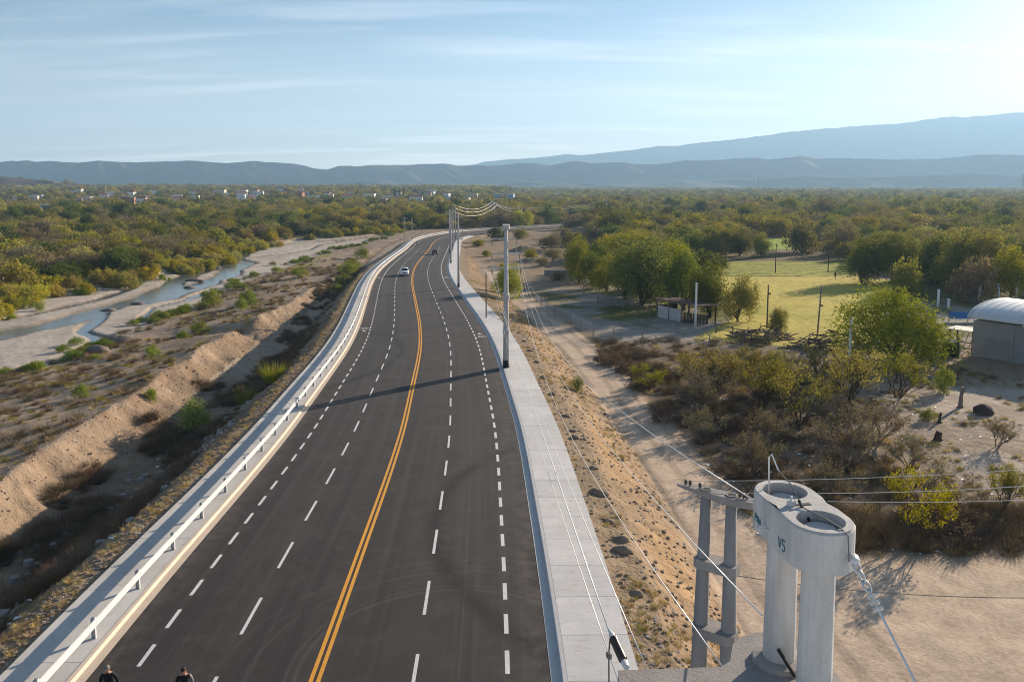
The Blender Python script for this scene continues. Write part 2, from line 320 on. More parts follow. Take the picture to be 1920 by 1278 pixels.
class NT:
    def __init__(s, name):
        s.mat = bpy.data.materials.new(name); s.mat.use_nodes = True; s.t = s.mat.node_tree; s.N = s.t.nodes; s.N.clear()
        s.out = s.N.new('ShaderNodeOutputMaterial'); s.p = s.N.new('ShaderNodeBsdfPrincipled'); s.t.links.new(s.p.outputs[0], s.out.inputs[0])
        s.p.inputs['Specular IOR Level'].default_value = .3
    def n(s, typ, **kw):
        o = s.N.new('ShaderNode' + typ)
        for k, q in kw.items(): setattr(o, k, q)
        return o
    def set(s, sock, q):
        if hasattr(q, 'is_output'): s.t.links.new(q, sock)
        elif isinstance(q, (tuple, list)) and len(q) == 3 and sock.type == 'RGBA': sock.default_value = (*q, 1)
        else: sock.default_value = q
    def math(s, op, a, b=0.0, c=None):
        m = s.n('Math', operation=op); s.set(m.inputs[0], a); s.set(m.inputs[1], b)
        if c is not None: s.set(m.inputs[2], c)
        return m.outputs[0]
    def co(s, kind='Object'): return s.n('TexCoord').outputs[kind]
    def pos(s): return s.n('NewGeometry').outputs['Position']
    def noise(s, vec, scale, detail=4, rough=.55, sc3=None, dist=0):
        if sc3:
            m = s.n('Mapping'); s.set(m.inputs[0], vec); m.inputs['Scale'].default_value = sc3; vec = m.outputs[0]
        q = s.n('TexNoise'); s.set(q.inputs['Vector'], vec); q.inputs['Scale'].default_value = scale; q.inputs['Detail'].default_value = detail; q.inputs['Roughness'].default_value = rough
        q.inputs['Distortion'].default_value = dist
        return q.outputs[0]
    def rng(s, q, a, b, c=0., d=1.):
        m = s.n('MapRange'); s.set(m.inputs[0], q)
        for i, w in enumerate((a, b, c, d)): m.inputs[i + 1].default_value = w
        return m.outputs[0]
    def mix(s, k, a, b, mode='MIX'):
        m = s.n('Mix', data_type='RGBA', blend_type=mode); s.set(m.inputs[0], k); s.set(m.inputs[6], a); s.set(m.inputs[7], b); return m.outputs[2]
    def bump(s, h, dist, strength=1.0):
        b = s.n('Bump'); s.set(b.inputs['Height'], h); b.inputs['Distance'].default_value = dist; b.inputs['Strength'].default_value = strength
        s.t.links.new(b.outputs[0], s.p.inputs['Normal'])
    def done(s, col, rough=.9, metal=0.0):
        s.set(s.p.inputs['Base Color'], col); s.set(s.p.inputs['Roughness'], rough); s.p.inputs['Metallic'].default_value = metal; return s.mat
def plain(name, col, rough=.8, metal=0.0, var=.18, scale=6, coord='Object', bump=0.0):
    t = NT(name); k = t.noise(t.co(coord), scale, 4)
    a = tuple(c * (1 - var) for c in col); b = tuple(min(1, c * (1 + var)) for c in col)
    if bump: t.bump(k, bump)
    return t.done(t.mix(k, a, b), rough, metal)
def concrete(name, col, stain=.25, scale=3.0, streak=False, coord='Object'):
    t = NT(name); v = t.co(coord)
    a = t.noise(v, scale, 6, .6, (1, 1, .25) if streak else None); b = t.noise(v, scale * 14, 3)
    c = t.mix(t.rng(a, .35, .7), tuple(q * (1 - stain) for q in col), col)
    c = t.mix(t.math('MULTIPLY', t.rng(b, .3, .7), .35), c, tuple(min(1, q * 1.18) for q in col))
    p = t.noise(v, scale * 30, 2); c = t.mix(t.math('MULTIPLY', t.rng(p, .66, .74), .35), c, tuple(q * .5 for q in col))
    t.bump(t.math('ADD', b, a), .006); return t.done(c, .88)
def leaf(name, c1, c2, trans=.30, sc=.7):
    c1 = tuple(q * 1.35 for q in c1); c2 = tuple(q * 1.35 for q in c2)
    t = NT(name); v = t.co('Object'); k = t.rng(t.noise(v, sc, 3), .34, .66); k2 = t.noise(v, 5, 2)
    inf = t.n('ObjectInfo'); rnd = inf.outputs['Random']
    col = t.mix(k, c1, c2); col = t.mix(t.math('MULTIPLY', t.rng(k2, .3, .7), .5), col, tuple(q * 1.25 for q in c2))
    h = t.n('HueSaturation'); t.set(h.inputs['Hue'], t.rng(rnd, 0, 1, .475, .525)); t.set(h.inputs['Value'], t.rng(t.math('FRACT', t.math('MULTIPLY', rnd, 7.31)), 0, 1, .72, 1.28)); t.set(h.inputs['Saturation'], t.rng(t.math('FRACT', t.math('MULTIPLY', rnd, 3.77)), 0, 1, .8, 1.1)); t.set(h.inputs['Color'], col)
    col = h.outputs[0]
    d = t.n('BsdfDiffuse'); t.set(d.inputs[0], col); tr = t.n('BsdfTranslucent'); t.set(tr.inputs[0], t.mix(.5, col, (.25, .24, .02)))
    m = t.n('MixShader'); m.inputs[0].default_value = trans; t.t.links.new(d.outputs[0], m.inputs[1]); t.t.links.new(tr.outputs[0], m.inputs[2]); t.t.links.new(m.outputs[0], t.out.inputs[0])
    t.N.remove(t.p); return t.mat
M = {}
M['conc_walk'] = concrete('walkway_concrete', (.52, .51, .50), .13, 1.2, coord='Object')
M['conc_kerb'] = concrete('kerb_concrete', (.56, .47, .38), .16, 2.0)
M['conc_pole'] = concrete('pole_concrete', (.47, .46, .46), .22, 3.0, True)
M['conc_grey'] = concrete('weathered_concrete', (.30, .28, .27), .35, 2.5, True)
M['conc_new'] = concrete('fresh_concrete', (.53, .515, .50), .30, 5.0, True)
M['rail'] = plain('white_rail_paint', (.52, .52, .52), .55, 0, .12, 3)
M['galv'] = plain('galvanised_steel', (.56, .56, .56), .5, .1, .15, 20)
def road_paint(name, col):
    t = NT(name); v = t.pos(); a = t.noise(v, 26, 4, .7); b = t.noise(v, 1.1, 3)
    c = t.mix(t.rng(b, .3, .7), tuple(q * .78 for q in col), col); c = t.mix(t.math('MULTIPLY', t.rng(t.math('ADD', a, t.math('MULTIPLY', b, .35)), .70, .86), .75), c, (.07, .065, .06)); return t.done(c, .75)
M['white_paint'] = road_paint('road_white', (.70, .70, .70)); M['yellow_paint'] = road_paint('road_yellow', (.78, .36, .04))
M['black'] = plain('matt_black', (.012, .012, .013), .6)
M['insul'] = plain('brown_glazed_insulator', (.06, .045, .042), .3, 0, .2, 8)
M['wire'] = plain('aluminium_cable', (.62, .62, .62), .45, .6, .1, 40)
M['wire_dark'] = plain('dark_cable', (.16, .15, .15), .6, .2, .1, 40)
M['bark'] = plain('bark', (.085, .06, .042), .95, 0, .35, 7)
M['bark_grey'] = plain('pale_bark', (.19, .155, .12), .95, 0, .3, 7)
M['wood'] = plain('weathered_timber', (.19, .15, .12), .95, 0, .35, 5)
M['wood_dark'] = plain('dark_timber', (.07, .05, .04), .95, 0, .35, 5)
M['post'] = plain('grey_post', (.26, .24, .22), .9, 0, .2, 4)
M['white'] = plain('whitewash', (.72, .71, .69), .85, 0, .1, 2)
M['cream'] = plain('cream_wall', (.55, .46, .36), .9, 0, .12, 1)
M['brick'] = plain('brick_wall', (.36, .17, .10), .9, 0, .2, 3)
M['tile'] = plain('tile_roof', (.30, .11, .06), .9, 0, .2, 3)
M['sheet'] = plain('roof_sheet', (.45, .46, .48), .45, .5, .12, 1)
M['bluesheet'] = plain('blue_sheet', (.16, .30, .45), .6, 0, .1, 1)
M['glass'] = plain('dark_glass', (.02, .025, .03), .08, 0, .1, 3)
M['rock'] = plain('river_rock', (.16, .13, .11), .95, 0, .3, 2, bump=.05)
M['rubble'] = plain('rubble_stone', (.27, .25, .235), .9, 0, .35, .7)
M['clod'] = plain('earth_clod', (.22, .165, .12), .95, 0, .3, 2)
M['litter'] = plain('litter_plastic', (.70, .70, .68), .6, 0, .1, 9)
M['skin'] = plain('skin', (.42, .24, .17), .6, 0, .06, 12)
M['l_olive'] = leaf('olive_leaves', (.085, .074, .018), (.225, .185, .030))
M['l_yellow'] = leaf('yellow_green_leaves', (.17, .150, .016), (.33, .27, .03))
M['l_dark'] = leaf('dark_green_leaves', (.028, .048, .012), (.075, .105, .022))
M['l_deep'] = leaf('deep_green_leaves', (.030, .050, .010), (.125, .145, .022))
M['l_grey'] = leaf('grey_brown_twigs', (.095, .072, .044), (.19, .145, .09), .25)
M['l_lush'] = leaf('bright_green_leaves', (.075, .105, .014), (.27, .255, .028))
M['l_straw'] = leaf('straw', (.26, .17, .075), (.40, .29, .14), .3)
M['l_bush'] = leaf('green_bush_leaves', (.09, .12, .015), (.19, .23, .02))
M['l_brush'] = leaf('dry_brush_twigs', (.075, .050, .034), (.15, .10, .065), .1)
M['l_pink'] = leaf('pink_blossom', (.25, .12, .20), (.38, .2, .32), .3)
# ------------------------------------------------------------------ terrain sheet
def terrain_mat():
    t = NT('earth'); v = t.pos()
    vc = t.n('VertexColor', layer_name='Col'); a = vc.outputs[0]; rg_ = vc.outputs[1]
    n1 = t.noise(v, .9, 6, .62); n2 = t.noise(v, 5.0, 4, .6)
    dist = t.n('CameraData').outputs['View Distance'] if False else None
    c = t.mix(t.math('MULTIPLY', t.rng(n2, .40, .66), .55), a, t.mix(1.0, a, (.62, .58, .55), 'MULTIPLY'))
    c = t.mix(t.math('MULTIPLY', t.rng(n1, .45, .75), .40), c, t.mix(1.0, a, (1.28, 1.26, 1.24), 'MULTIPLY'))
    n3 = t.noise(v, 14.0, 3, .6); c = t.mix(t.math('MULTIPLY', t.rng(n3, .60, .72), .4), c, t.mix(1.0, a, (.5, .47, .45), 'MULTIPLY'))
    t.bump(t.math('MULTIPLY', rg_, t.math('ADD', t.math('MULTIPLY', n1, .9), t.math('ADD', t.math('MULTIPLY', n2, .35), t.math('MULTIPLY', n3, .10)))), .30, 1.0)
    return t.done(c, .97)
M['earth'] = terrain_mat(); M['earth'].node_tree.nodes['Principled BSDF'].inputs['Specular IOR Level'].default_value = .08
ang = np.concatenate([np.linspace(-78, -37, 36, endpoint=False), np.linspace(-37, 37, 620), np.linspace(37, 78, 37)[1:]]) * math.pi / 180
rad = np.concatenate([np.geomspace(4, 12, 14, endpoint=False), np.geomspace(12, 420, 400, endpoint=False), np.geomspace(420, 8300, 190)])
AA, RR = np.meshgrid(ang, rad); gx = (RR * np.sin(AA)).ravel(); gy = (RR * np.cos(AA)).ravel()
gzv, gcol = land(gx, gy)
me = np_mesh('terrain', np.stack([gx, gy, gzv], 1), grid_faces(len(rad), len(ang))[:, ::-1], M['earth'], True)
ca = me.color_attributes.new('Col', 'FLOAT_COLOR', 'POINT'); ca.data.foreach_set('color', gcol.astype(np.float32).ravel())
tag(link('terrain', me), 'dry sandy valley floor with embankments and grass fields', kind='structure')
# ------------------------------------------------------------------ river
def water_mat():
    t = NT('water'); v = t.pos(); n = t.noise(v, 1.6, 4, .6); n2 = t.noise(v, .25, 3)
    t.bump(t.math('ADD', t.math('MULTIPLY', n, .5), n2), .10, .55)
    t.p.inputs['Specular IOR Level'].default_value = .5
    return t.done(t.mix(t.rng(n2, .35, .65), (.085, .10, .115), (.12, .125, .12)), .10)
pts = []
yy = np.linspace(70, 440, 75); xb_ = np.interp(yy, XB[:, 1], XB[:, 0]) - 2; xn_ = np.interp(yy, XN[:, 1], XN[:, 0]) + 5
V = []; F = []
for i, (y, a, b) in enumerate(zip(yy, xb_, xn_)):
    for k in range(6): V.append((a + (b - a) * k / 5, y, -8.13))
tag(link('river', np_mesh('river', V, grid_faces(len(yy), 6), water_mat())), 'shallow braided river running over a sandy bed', kind='structure')
# ------------------------------------------------------------------ road
S_A, S_B = s_of_y(6.0), CS[-1] - 4
def strip(name, d0, d1, z, mat, sa=S_A, sb=S_B, step=2.0, parent=None, nd=1, z1=None, uv=False):
    n = max(2, int((sb - sa) / step) + 1); V = []
    for s in np.linspace(sa, sb, n):
        for k in range(nd + 1): V.append(rp(s, d0 + (d1 - d0) * k / nd, z if z1 is None else z + (z1 - z) * k / nd))
    me = np_mesh(name, V, grid_faces(n, nd + 1), mat)
    if uv:
        D = np.linspace(d0, d1, nd + 1); Sv = np.linspace(sa, sb, n); at = me.attributes.new('sd', 'FLOAT_VECTOR', 'POINT')
        at.data.foreach_set('vector', np.stack([np.tile(D, n), np.repeat(Sv, nd + 1), np.zeros(n * (nd + 1))], 1).astype(np.float32).ravel())
    return link(name, me, parent)
def extrude_strip(name, prof, mat, sa, sb, step=2.0, parent=None, closed=True):
    n = max(2, int((sb - sa) / step) + 1); V = []; m = len(prof); F = []
    for s in np.linspace(sa, sb, n):
        for d, z in prof: V.append(rp(s, d, z))
    for i in range(n - 1):
        for k in range(m if closed else m - 1):
            a = i * m + k; b = i * m + (k + 1) % m; F.append((a, b, b + m, a + m))
    b = MB(); b.v = V; b.f = F; b.m = [0] * len(F)
    if closed: b.face(*range(m - 1, -1, -1)); b.face(*[(n - 1) * m + k for k in range(m)])
    return b.build(name, mat, parent)
def asphalt_mat():
    t = NT('asphalt'); a = t.n('Attribute', attribute_name='sd').outputs['Vector']; sp = t.n('SeparateXYZ'); t.set(sp.inputs[0], a); d, s = sp.outputs[0], sp.outputs[1]
    v = t.pos()
    base = t.mix(t.rng(t.noise(v, .35, 5, .6), .3, .7), (.0215, .018, .017), (.042, .0365, .034))
    lanes = t.noise(a, 1.0, 2, .5, (.62, .012, 1)); base = t.mix(t.math('MULTIPLY', t.rng(lanes, .48, .60), .75), base, (.018, .0165, .0165))
    lanes2 = t.noise(a, 1.0, 3, .5, (1.9, .02, 1)); base = t.mix(t.math('MULTIPLY', t.rng(lanes2, .50, .66), .6), base, (.052, .047, .045))
    fine = t.noise(v, 60, 2); base = t.mix(t.math('MULTIPLY', t.rng(fine, .35, .75), .45), base, (.052, .047, .045))
    # paving seams along the lanes and tyre scuffs turning across them
    for dd, w, k, c in ((4.95, .035, .5, (.085, .078, .073)), (2.2, .03, .3, (.03, .028, .027)), (-1.7, .03, .3, (.03, .028, .027)), (-5.0, .03, .35, (.08, .073, .07))):
        e = t.math('ABSOLUTE', t.math('SUBTRACT', d, dd)); base = t.mix(t.math('MULTIPLY', t.rng(e, 0, w, 1, 0), k), base, c)
    wob = t.math('MULTIPLY', t.math('SUBTRACT', t.noise(v, .12, 2), .5), 2.4)
    sx = t.n('SeparateXYZ'); t.set(sx.inputs[0], v)
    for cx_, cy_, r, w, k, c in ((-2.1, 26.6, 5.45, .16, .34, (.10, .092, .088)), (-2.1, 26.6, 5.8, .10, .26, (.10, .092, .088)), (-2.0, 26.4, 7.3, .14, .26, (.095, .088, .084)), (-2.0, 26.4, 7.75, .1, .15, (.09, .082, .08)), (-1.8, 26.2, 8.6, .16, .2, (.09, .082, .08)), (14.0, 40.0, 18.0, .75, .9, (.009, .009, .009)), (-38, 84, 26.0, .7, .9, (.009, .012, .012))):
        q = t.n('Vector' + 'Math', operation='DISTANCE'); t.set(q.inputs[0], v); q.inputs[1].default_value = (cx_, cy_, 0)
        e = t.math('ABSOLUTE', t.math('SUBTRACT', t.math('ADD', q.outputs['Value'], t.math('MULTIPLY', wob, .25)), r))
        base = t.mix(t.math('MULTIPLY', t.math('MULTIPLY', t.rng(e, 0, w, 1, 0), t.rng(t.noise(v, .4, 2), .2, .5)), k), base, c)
    sp_ = t.noise(v, 2.3, 3, .5); base = t.mix(t.math('MULTIPLY', t.rng(sp_, .66, .72), .6), base, (.016, .015, .015)); dst = t.noise(v, .8, 6, .7); base = t.mix(t.math('MULTIPLY', t.rng(dst, .52, .75), .35), base, (.085, .075, .066))
    edge = t.rng(t.math('ABSOLUTE', d), 6.6, 8.1, 0, .6); base = t.mix(t.math('MULTIPLY', edge, t.rng(t.noise(v, 1.3, 4), .4, .7)), base, (.12, .10, .085))
    t.bump(fine, .004, .6); return t.done(base, .82)
road = tag(strip('road', -7.9, 8.15, 0.0, asphalt_mat(), nd=10, uv=True), 'dark new asphalt road curving away down the valley', kind='structure')
ds = lambda y: s_of_y(y)
DASH_CAP = s_of_y(330)
def dashes(d, ln, per, s0, s1, w, mat='white_paint', name='lane_dash'):
    s = s0
    while s < s1:
        e = .08 * (random.random() - .5)
        strip(name, d - w / 2, d + w / 2, .006, M[mat], s + e, s + ln + e, 1.0, road); s += per
sd0 = s_of_y(29.9)
dashes(3.4, 2.75, 5.4, sd0 - 5.4 * 1, DASH_CAP, .13); dashes(-3.45, 2.75, 5.4, sd0 - 5.4 - 1.2, DASH_CAP, .13)
dashes(6.65, 1.38, 2.5, s_of_y(31.0) - 7.5, s_of_y(168), .17); dashes(-6.45, 1.38, 2.5, s_of_y(29.2) - 7.5, s_of_y(168), .15)
strip('edge_line', 6.58, 6.72, .006, M['white_paint'], s_of_y(168), S_B, 2, road); strip('edge_line', -6.52, -6.38, .006, M['white_paint'], s_of_y(168), S_B, 2, road)
for d in (-.14, .12):
    tag(strip('yellow_line', d - .075, d + .075, .006, M['yellow_paint'], S_A, S_B, 1.5, road))
def bike_mark(s, d, flip):
    b = MB(); f = -1 if flip else 1
    P = lambda u, w: rp(s + f * w, d + f * u, .007)
    def bar(p, q, w=.07):
        p, q = Vector(p), Vector(q); t = (q - p).normalized(); nn = Vector((-t.y, t.x)) * w / 2
        b.add([P(*(p + nn)), P(*(p - nn)), P(*(q - nn)), P(*(q + nn))], [(0, 1, 2, 3)])
    for cxx in (-.42, .42):
        for k in range(12):
            a0, a1 = 2 * math.pi * k / 12, 2 * math.pi * (k + 1) / 12
            bar((cxx + .28 * math.cos(a0), .4 * math.sin(a0)), (cxx + .28 * math.cos(a1), .4 * math.sin(a1)))
    bar((-.42, 0), (-.15, .62)); bar((-.15, .62), (.30, .62)); bar((.30, .62), (.42, 0)); bar((.30, .62), (.0, 0)); bar((.0, 0), (-.15, .62)); bar((.30, .62), (.32, .85)); bar((.32, .85), (.15, .9)); bar((-.15, .62), (-.2, .8)); bar((-.3, .8), (-.1, .8))
    q = 1.9; b.add([P(-.3, q), P(.3, q), P(0, q + 1.1)], [(0, 1, 2)])
    b.build('bicycle_mark', M['white_paint'], road)
bike_mark(s_of_y(95), 7.35, False); bike_mark(s_of_y(104), -7.15, True); bike_mark(s_of_y(172), 7.4, False); bike_mark(s_of_y(176), -7.15, True)
# gutters and kerbs
KERB_END = s_of_y(329) + 190
tag(extrude_strip('kerb', [(8.15, -.2), (8.15, .012), (8.52, -.005), (8.55, .165), (8.70, .175), (8.70, -.2)], M['conc_walk'], S_A, s_of_y(329) + 60), 'pale concrete gutter and kerb along the right walkway', kind='structure')
tag(extrude_strip('kerb', [(-8.44, -.2), (-8.44, .155), (-8.28, .15), (-8.24, .0), (-7.9, .012), (-7.9, -.2)], M['conc_kerb'], S_A, KERB_END), 'cream concrete gutter and kerb below the white guardrail', kind='structure')
# walkways laid slab by slab
def walkway(name, label, d0, d1, ln, sa, sb, ztop):
    root = tag(link(name, None), label, kind='structure'); n = int((sb - sa) / ln)
    for i in range(n):
        s0 = sa + i * ln + .012; s1 = sa + (i + 1) * ln - .012; dz = .006 * (random.random() - .5); b = MB()
        k = 3 if ln > 4 else 2; V = []
        for q in range(k):
            s = s0 + (s1 - s0) * q / (k - 1)
            V += [rp(s, d0, ztop + dz), rp(s, d1, ztop + dz - .02), rp(s, d1, ztop - .34), rp(s, d0, ztop - .34)]
        b.v = V
        for q in range(k - 1):
            for j in range(4): a = q * 4 + j; c = q * 4 + (j + 1) % 4; b.face(a, a + 4, c + 4, c)
        b.face(0, 1, 2, 3); b.face(*[(k - 1) * 4 + j for j in (3, 2, 1, 0)])
        b.build('walkway_slab', M['walk_r' if d0 > 0 else 'walk_l'], root)
def walk_mat(name, col, brushed):
    t = NT(name); v = t.pos(); inf = t.n('ObjectInfo').outputs['Random']
    a = t.noise(v, .55, 5, .6); b = t.noise(v, 22, 3)
    c = t.mix(t.rng(a, .3, .7), tuple(q * .86 for q in col), tuple(q * 1.06 for q in col))
    if brushed:
        w = t.noise(v, 1.0, 4, .6, (.55, 3.6, 1), .8); c = t.mix(t.math('MULTIPLY', t.rng(w, .42, .68), .5), c, tuple(q * .80 for q in col))
    st = t.noise(v, 3.0, 4, .65); c = t.mix(t.math('MULTIPLY', t.rng(st, .56, .72), .5), c, (.34, .28, .22))
    h = t.n('HueSaturation'); t.set(h.inputs['Value'], t.rng(inf, 0, 1, .94, 1.05)); t.set(h.inputs['Color'], c); t.bump(b, .004, .5)
    return t.done(h.outputs[0], .85)
M['walk_r'] = walk_mat('walkway_concrete_right', (.56, .55, .54), True); M['walk_l'] = walk_mat('walkway_concrete_left', (.50, .48, .455), False)
walkway('sidewalk', 'brushed pale concrete walkway with poles on the right of the road', 8.71, 11.22, 2.76, S_A, s_of_y(329) + 60, .175)
walkway('sidewalk', 'grey concrete walkway left of the road behind the guardrail', -10.88, -8.45, 5.2, S_A, KERB_END, .155)
# ------------------------------------------------------------------ mountains
def mountain_mat(name, a, b):
    t = NT(name); v = t.pos(); n = t.noise(v, .004, 6, .6); n2 = t.noise(v, .03, 4, .6)
    return t.done(t.mix(t.rng(t.math('ADD', t.math('MULTIPLY', n, .6), t.math('MULTIPLY', n2, .4)), .35, .65), a, b), 1.0)
PF = [(-900, 300), (-500, 308), (-200, 302), (0, 305), (50, 302), (100, 303), (150, 305), (200, 303), (260, 305), (320, 304), (360, 302), (430, 306), (480, 303), (520, 304), (560, 308), (600, 317), (620, 319), (640, 313), (700, 311), (760, 309), (800, 307), (830, 307), (860, 311), (900, 310), (940, 311), (970, 306), (1000, 306), (1030, 311), (1060, 305), (1080, 303), (1110, 307), (1150, 305), (1200, 308), (1230, 308), (1280, 302), (1340, 301), (1410, 296), (1440, 299), (1490, 294), (1560, 297), (1620, 297), (1680, 299), (1720, 298), (1760, 297), (1830, 291), (1870, 292), (1920, 291), (2100, 290), (2400, 296), (2900, 292)]
PB = [(700, 345), (800, 325), (885, 310), (910, 304), (950, 300), (1000, 297), (1060, 290), (1085, 292), (1110, 290), (1190, 281), (1230, 275), (1270, 274), (1290, 271), (1380, 262), (1450, 252), (1520, 245), (1600, 238), (1690, 233), (1760, 222), (1810, 221), (1920, 212), (2200, 200), (2600, 190), (3000, 196)]
PL = [(560, 347), (640, 344), (690, 339), (720, 338), (750, 343), (800, 341), (850, 344), (930, 345), (960, 342), (1000, 339), (1040, 340), (1080, 344), (1120, 346), (1180, 343), (1260, 338), (1330, 337), (1420, 334), (1500, 331), (1600, 333), (1700, 330), (1800, 326), (1900, 328), (2100, 326), (2400, 335)]
def range_mesh(name, prof, D, depth, mat, label, seed):
    # the skyline in bearing and elevation as seen from the valley, built as a full ridge with spurs
    be = np.array([(q[0] - 960) / 1490 for q in prof]); el = np.array([(346 - q[1]) / 1490 for q in prof])
    X = np.linspace(be[0], be[-1], 900); crest = np.interp(X, be, el) * D + 17
    crest = crest + fbm(X * D, X * 0, 90, 5, seed, .6) * np.where(crest > 250, .016, .045) * np.maximum(crest, 40)
    vs = np.concatenate([np.linspace(-1, 0, 34), np.linspace(0, .6, 8)[1:]]); V = []
    for v in vs:
        y = D + v * depth
        x = X * D * (1 + .25 * v * depth / D)
        sh = np.clip(1 - np.abs(v) ** 1.15 if v < 0 else 1 - v * 1.2, 0, 1)
        sp = 1 - np.abs(fbm(x + v * 300, y * .25 + 0 * x, 150, 4, seed + 4)) * .7 * np.sin(np.clip(-v, 0, 1) * math.pi) 
        yy_ = y + 120 * fbm(x, 0 * x + y, 500, 3, seed + 9)
        V.append(np.stack([x, yy_, (crest + 8) * sh * np.clip(sp, .3, 1.2) - 8], 1))
    V = np.concatenate(V); return tag(link(name, np_mesh(name, V, grid_faces(len(vs), len(X)), mat, True)), label, kind='structure')
range_mesh('mountain', PF, 4700, 320, mountain_mat('near_range', (.04, .045, .04), (.075, .07, .06)), 'long blue hazy mountain range behind the plain', 101)
range_mesh('mountain', PB, 8300, 800, mountain_mat('far_range', (.04, .045, .04), (.07, .07, .06)), 'tall pale mountain rising behind on the right', 131)
range_mesh('hill', PL, 3900, 170, mountain_mat('foothill', (.04, .045, .035), (.07, .065, .05)), 'low hazy foothills in front of the mountains', 151)
# ------------------------------------------------------------------ haze
hb = MB(); hb.box((0, 4300, 375), (19000, 9800, 772)); hz = hb.build('haze', plain('haze', (1, 1, 1)))
t = hz.data.materials[0].node_tree; t.nodes.clear(); o_ = t.nodes.new('ShaderNodeOutputMaterial'); pv = t.nodes.new('ShaderNodeVolumePrincipled')
pv.inputs['Color'].default_value = (.40, .665, .98, 1); pv.inputs['Density'].default_value = 1.4e-4; pv.inputs['Anisotropy'].default_value = .22
t.links.new(pv.outputs[0], o_.inputs['Volume']); hz['kind'] = 'stuff'; hz['label'] = 'pale blue haze filling the valley air'
# ------------------------------------------------------------------ vegetation prototypes
def quads(pts, size, r, flat=.5, elong=1.0, dirs=None):
    """many small leaf faces round the given points"""
    n = len(pts); nr = r.normal(size=(n, 3)); nr[:, 2] += flat; nr /= np.linalg.norm(nr, axis=1)[:, None]
    a = np.cross(nr, r.normal(size=(n, 3))) if dirs is None else dirs; a /= np.linalg.norm(a, axis=1)[:, None] + 1e-9
    b = np.cross(nr, a); b /= np.linalg.norm(b, axis=1)[:, None] + 1e-9
    s = size * r.uniform(.6, 1.35, n)[:, None] * .5
    A = a * s * elong; B = b * s * r.uniform(.5, .9, n)[:, None] / max(1, elong * .7)
    V = np.stack([pts - A, pts - B * 1.0 + A * .1, pts + A, pts + B], 1).reshape(-1, 3)
    return V, np.arange(4 * n).reshape(n, 4)
def crown_mesh(name, seed, Rr, zlo, zhi, lobes, nleaf, size, mat, clump=.16, shell=.22, spread=.55, lobe_r=(.42, .6), up=.25, twig=0):
    r = np.random.default_rng(seed); hz_ = (zhi - zlo) / 2; zc = (zhi + zlo) / 2
    a = r.uniform(0, 2 * np.pi, lobes); q = np.sqrt(r.uniform(0.05, 1, lobes)) * spread
    C = np.stack([np.cos(a) * q, np.sin(a) * q, r.uniform(-.25, .35, lobes) - .3 * q], 1); LR = r.uniform(*lobe_r, lobes)
    C[0] = (0, 0, .25)
    ncl = lobes * 16; li = r.integers(0, lobes, ncl); u = r.normal(size=(ncl, 3)); u[:, 2] += up; u /= np.linalg.norm(u, axis=1)[:, None]
    K = C[li] + u * LR[li][:, None] * (1 - shell * np.abs(r.normal(size=ncl)))[:, None]
    ci = r.integers(0, ncl, nleaf); P = K[ci] + r.normal(size=(nleaf, 3)) * clump * .62
    P[:, 2] = np.maximum(P[:, 2], -1.0 + .1 * r.uniform(size=nleaf))
    rad_ = np.percentile(np.hypot(P[:, 0], P[:, 1]), 96); lo_, hi_ = np.percentile(P[:, 2], [1.5, 98.5])
    nx_ = lambda Q: np.stack([Q[:, 0] / rad_, Q[:, 1] / rad_, (Q[:, 2] - lo_) / (hi_ - lo_) * 2 - 1], 1)
    P = nx_(P); K = nx_(K); C = nx_(C)
    P = P * np.array([Rr, Rr, hz_]) + np.array([0, 0, zc])
    V, F = quads(P, size, r)
    if twig:
        ti = r.integers(0, ncl, twig); O = np.array([0, 0, zlo * .5]); T = K[ti] * np.array([Rr, Rr, hz_]) + np.array([0, 0, zc]) + r.normal(size=(twig, 3)) * .2 * Rr * .4
        dr = T - O; dr /= np.linalg.norm(dr, axis=1)[:, None]; dr += r.normal(size=(twig, 3)) * .35
        V2, F2 = quads(T, .9, r, .2, 1.6, dr); 
        w = .06
        ctr = V2.reshape(-1, 4, 3); m = (ctr[:, 1] + ctr[:, 3]) / 2; ctr[:, 1] = m + (ctr[:, 1] - m) * w; ctr[:, 3] = m + (ctr[:, 3] - m) * w
        F = np.concatenate([F, F2 + len(V)]); V = np.concatenate([V, ctr.reshape(-1, 3)])
    me = np_mesh(name, V, F, mat); return me, [tuple((c * np.array([Rr, Rr, hz_]) + np.array([0, 0, zc]))) for c in C]
def trunk_mesh(name, tips, r0, mat, stems=1, seed=0, h=None):
    rr = random.Random(seed); b = MB()
    fork = (h or min(t[2] for t in tips)) * .55
    for k, tp in enumerate(tips[:9]):
        f = (rr.uniform(-.12, .12), rr.uniform(-.12, .12), fork * rr.uniform(.7, 1.1)) if stems == 1 else (tp[0] * .22, tp[1] * .22, fork * rr.uniform(.6, .9))
        mid = tuple(f[i] + (tp[i] - f[i]) * .55 + rr.uniform(-.25, .25) for i in range(3))
        base = (0, 0, -.3) if stems == 1 else (tp[0] * .05, tp[1] * .05, -.3)
        b.tube([base, f, mid, tp], [r0 * (1 if stems == 1 else .6), r0 * .7 if stems == 1 else r0 * .45, r0 * .38, r0 * .12], 6)
    return b.mesh(name, mat, True)
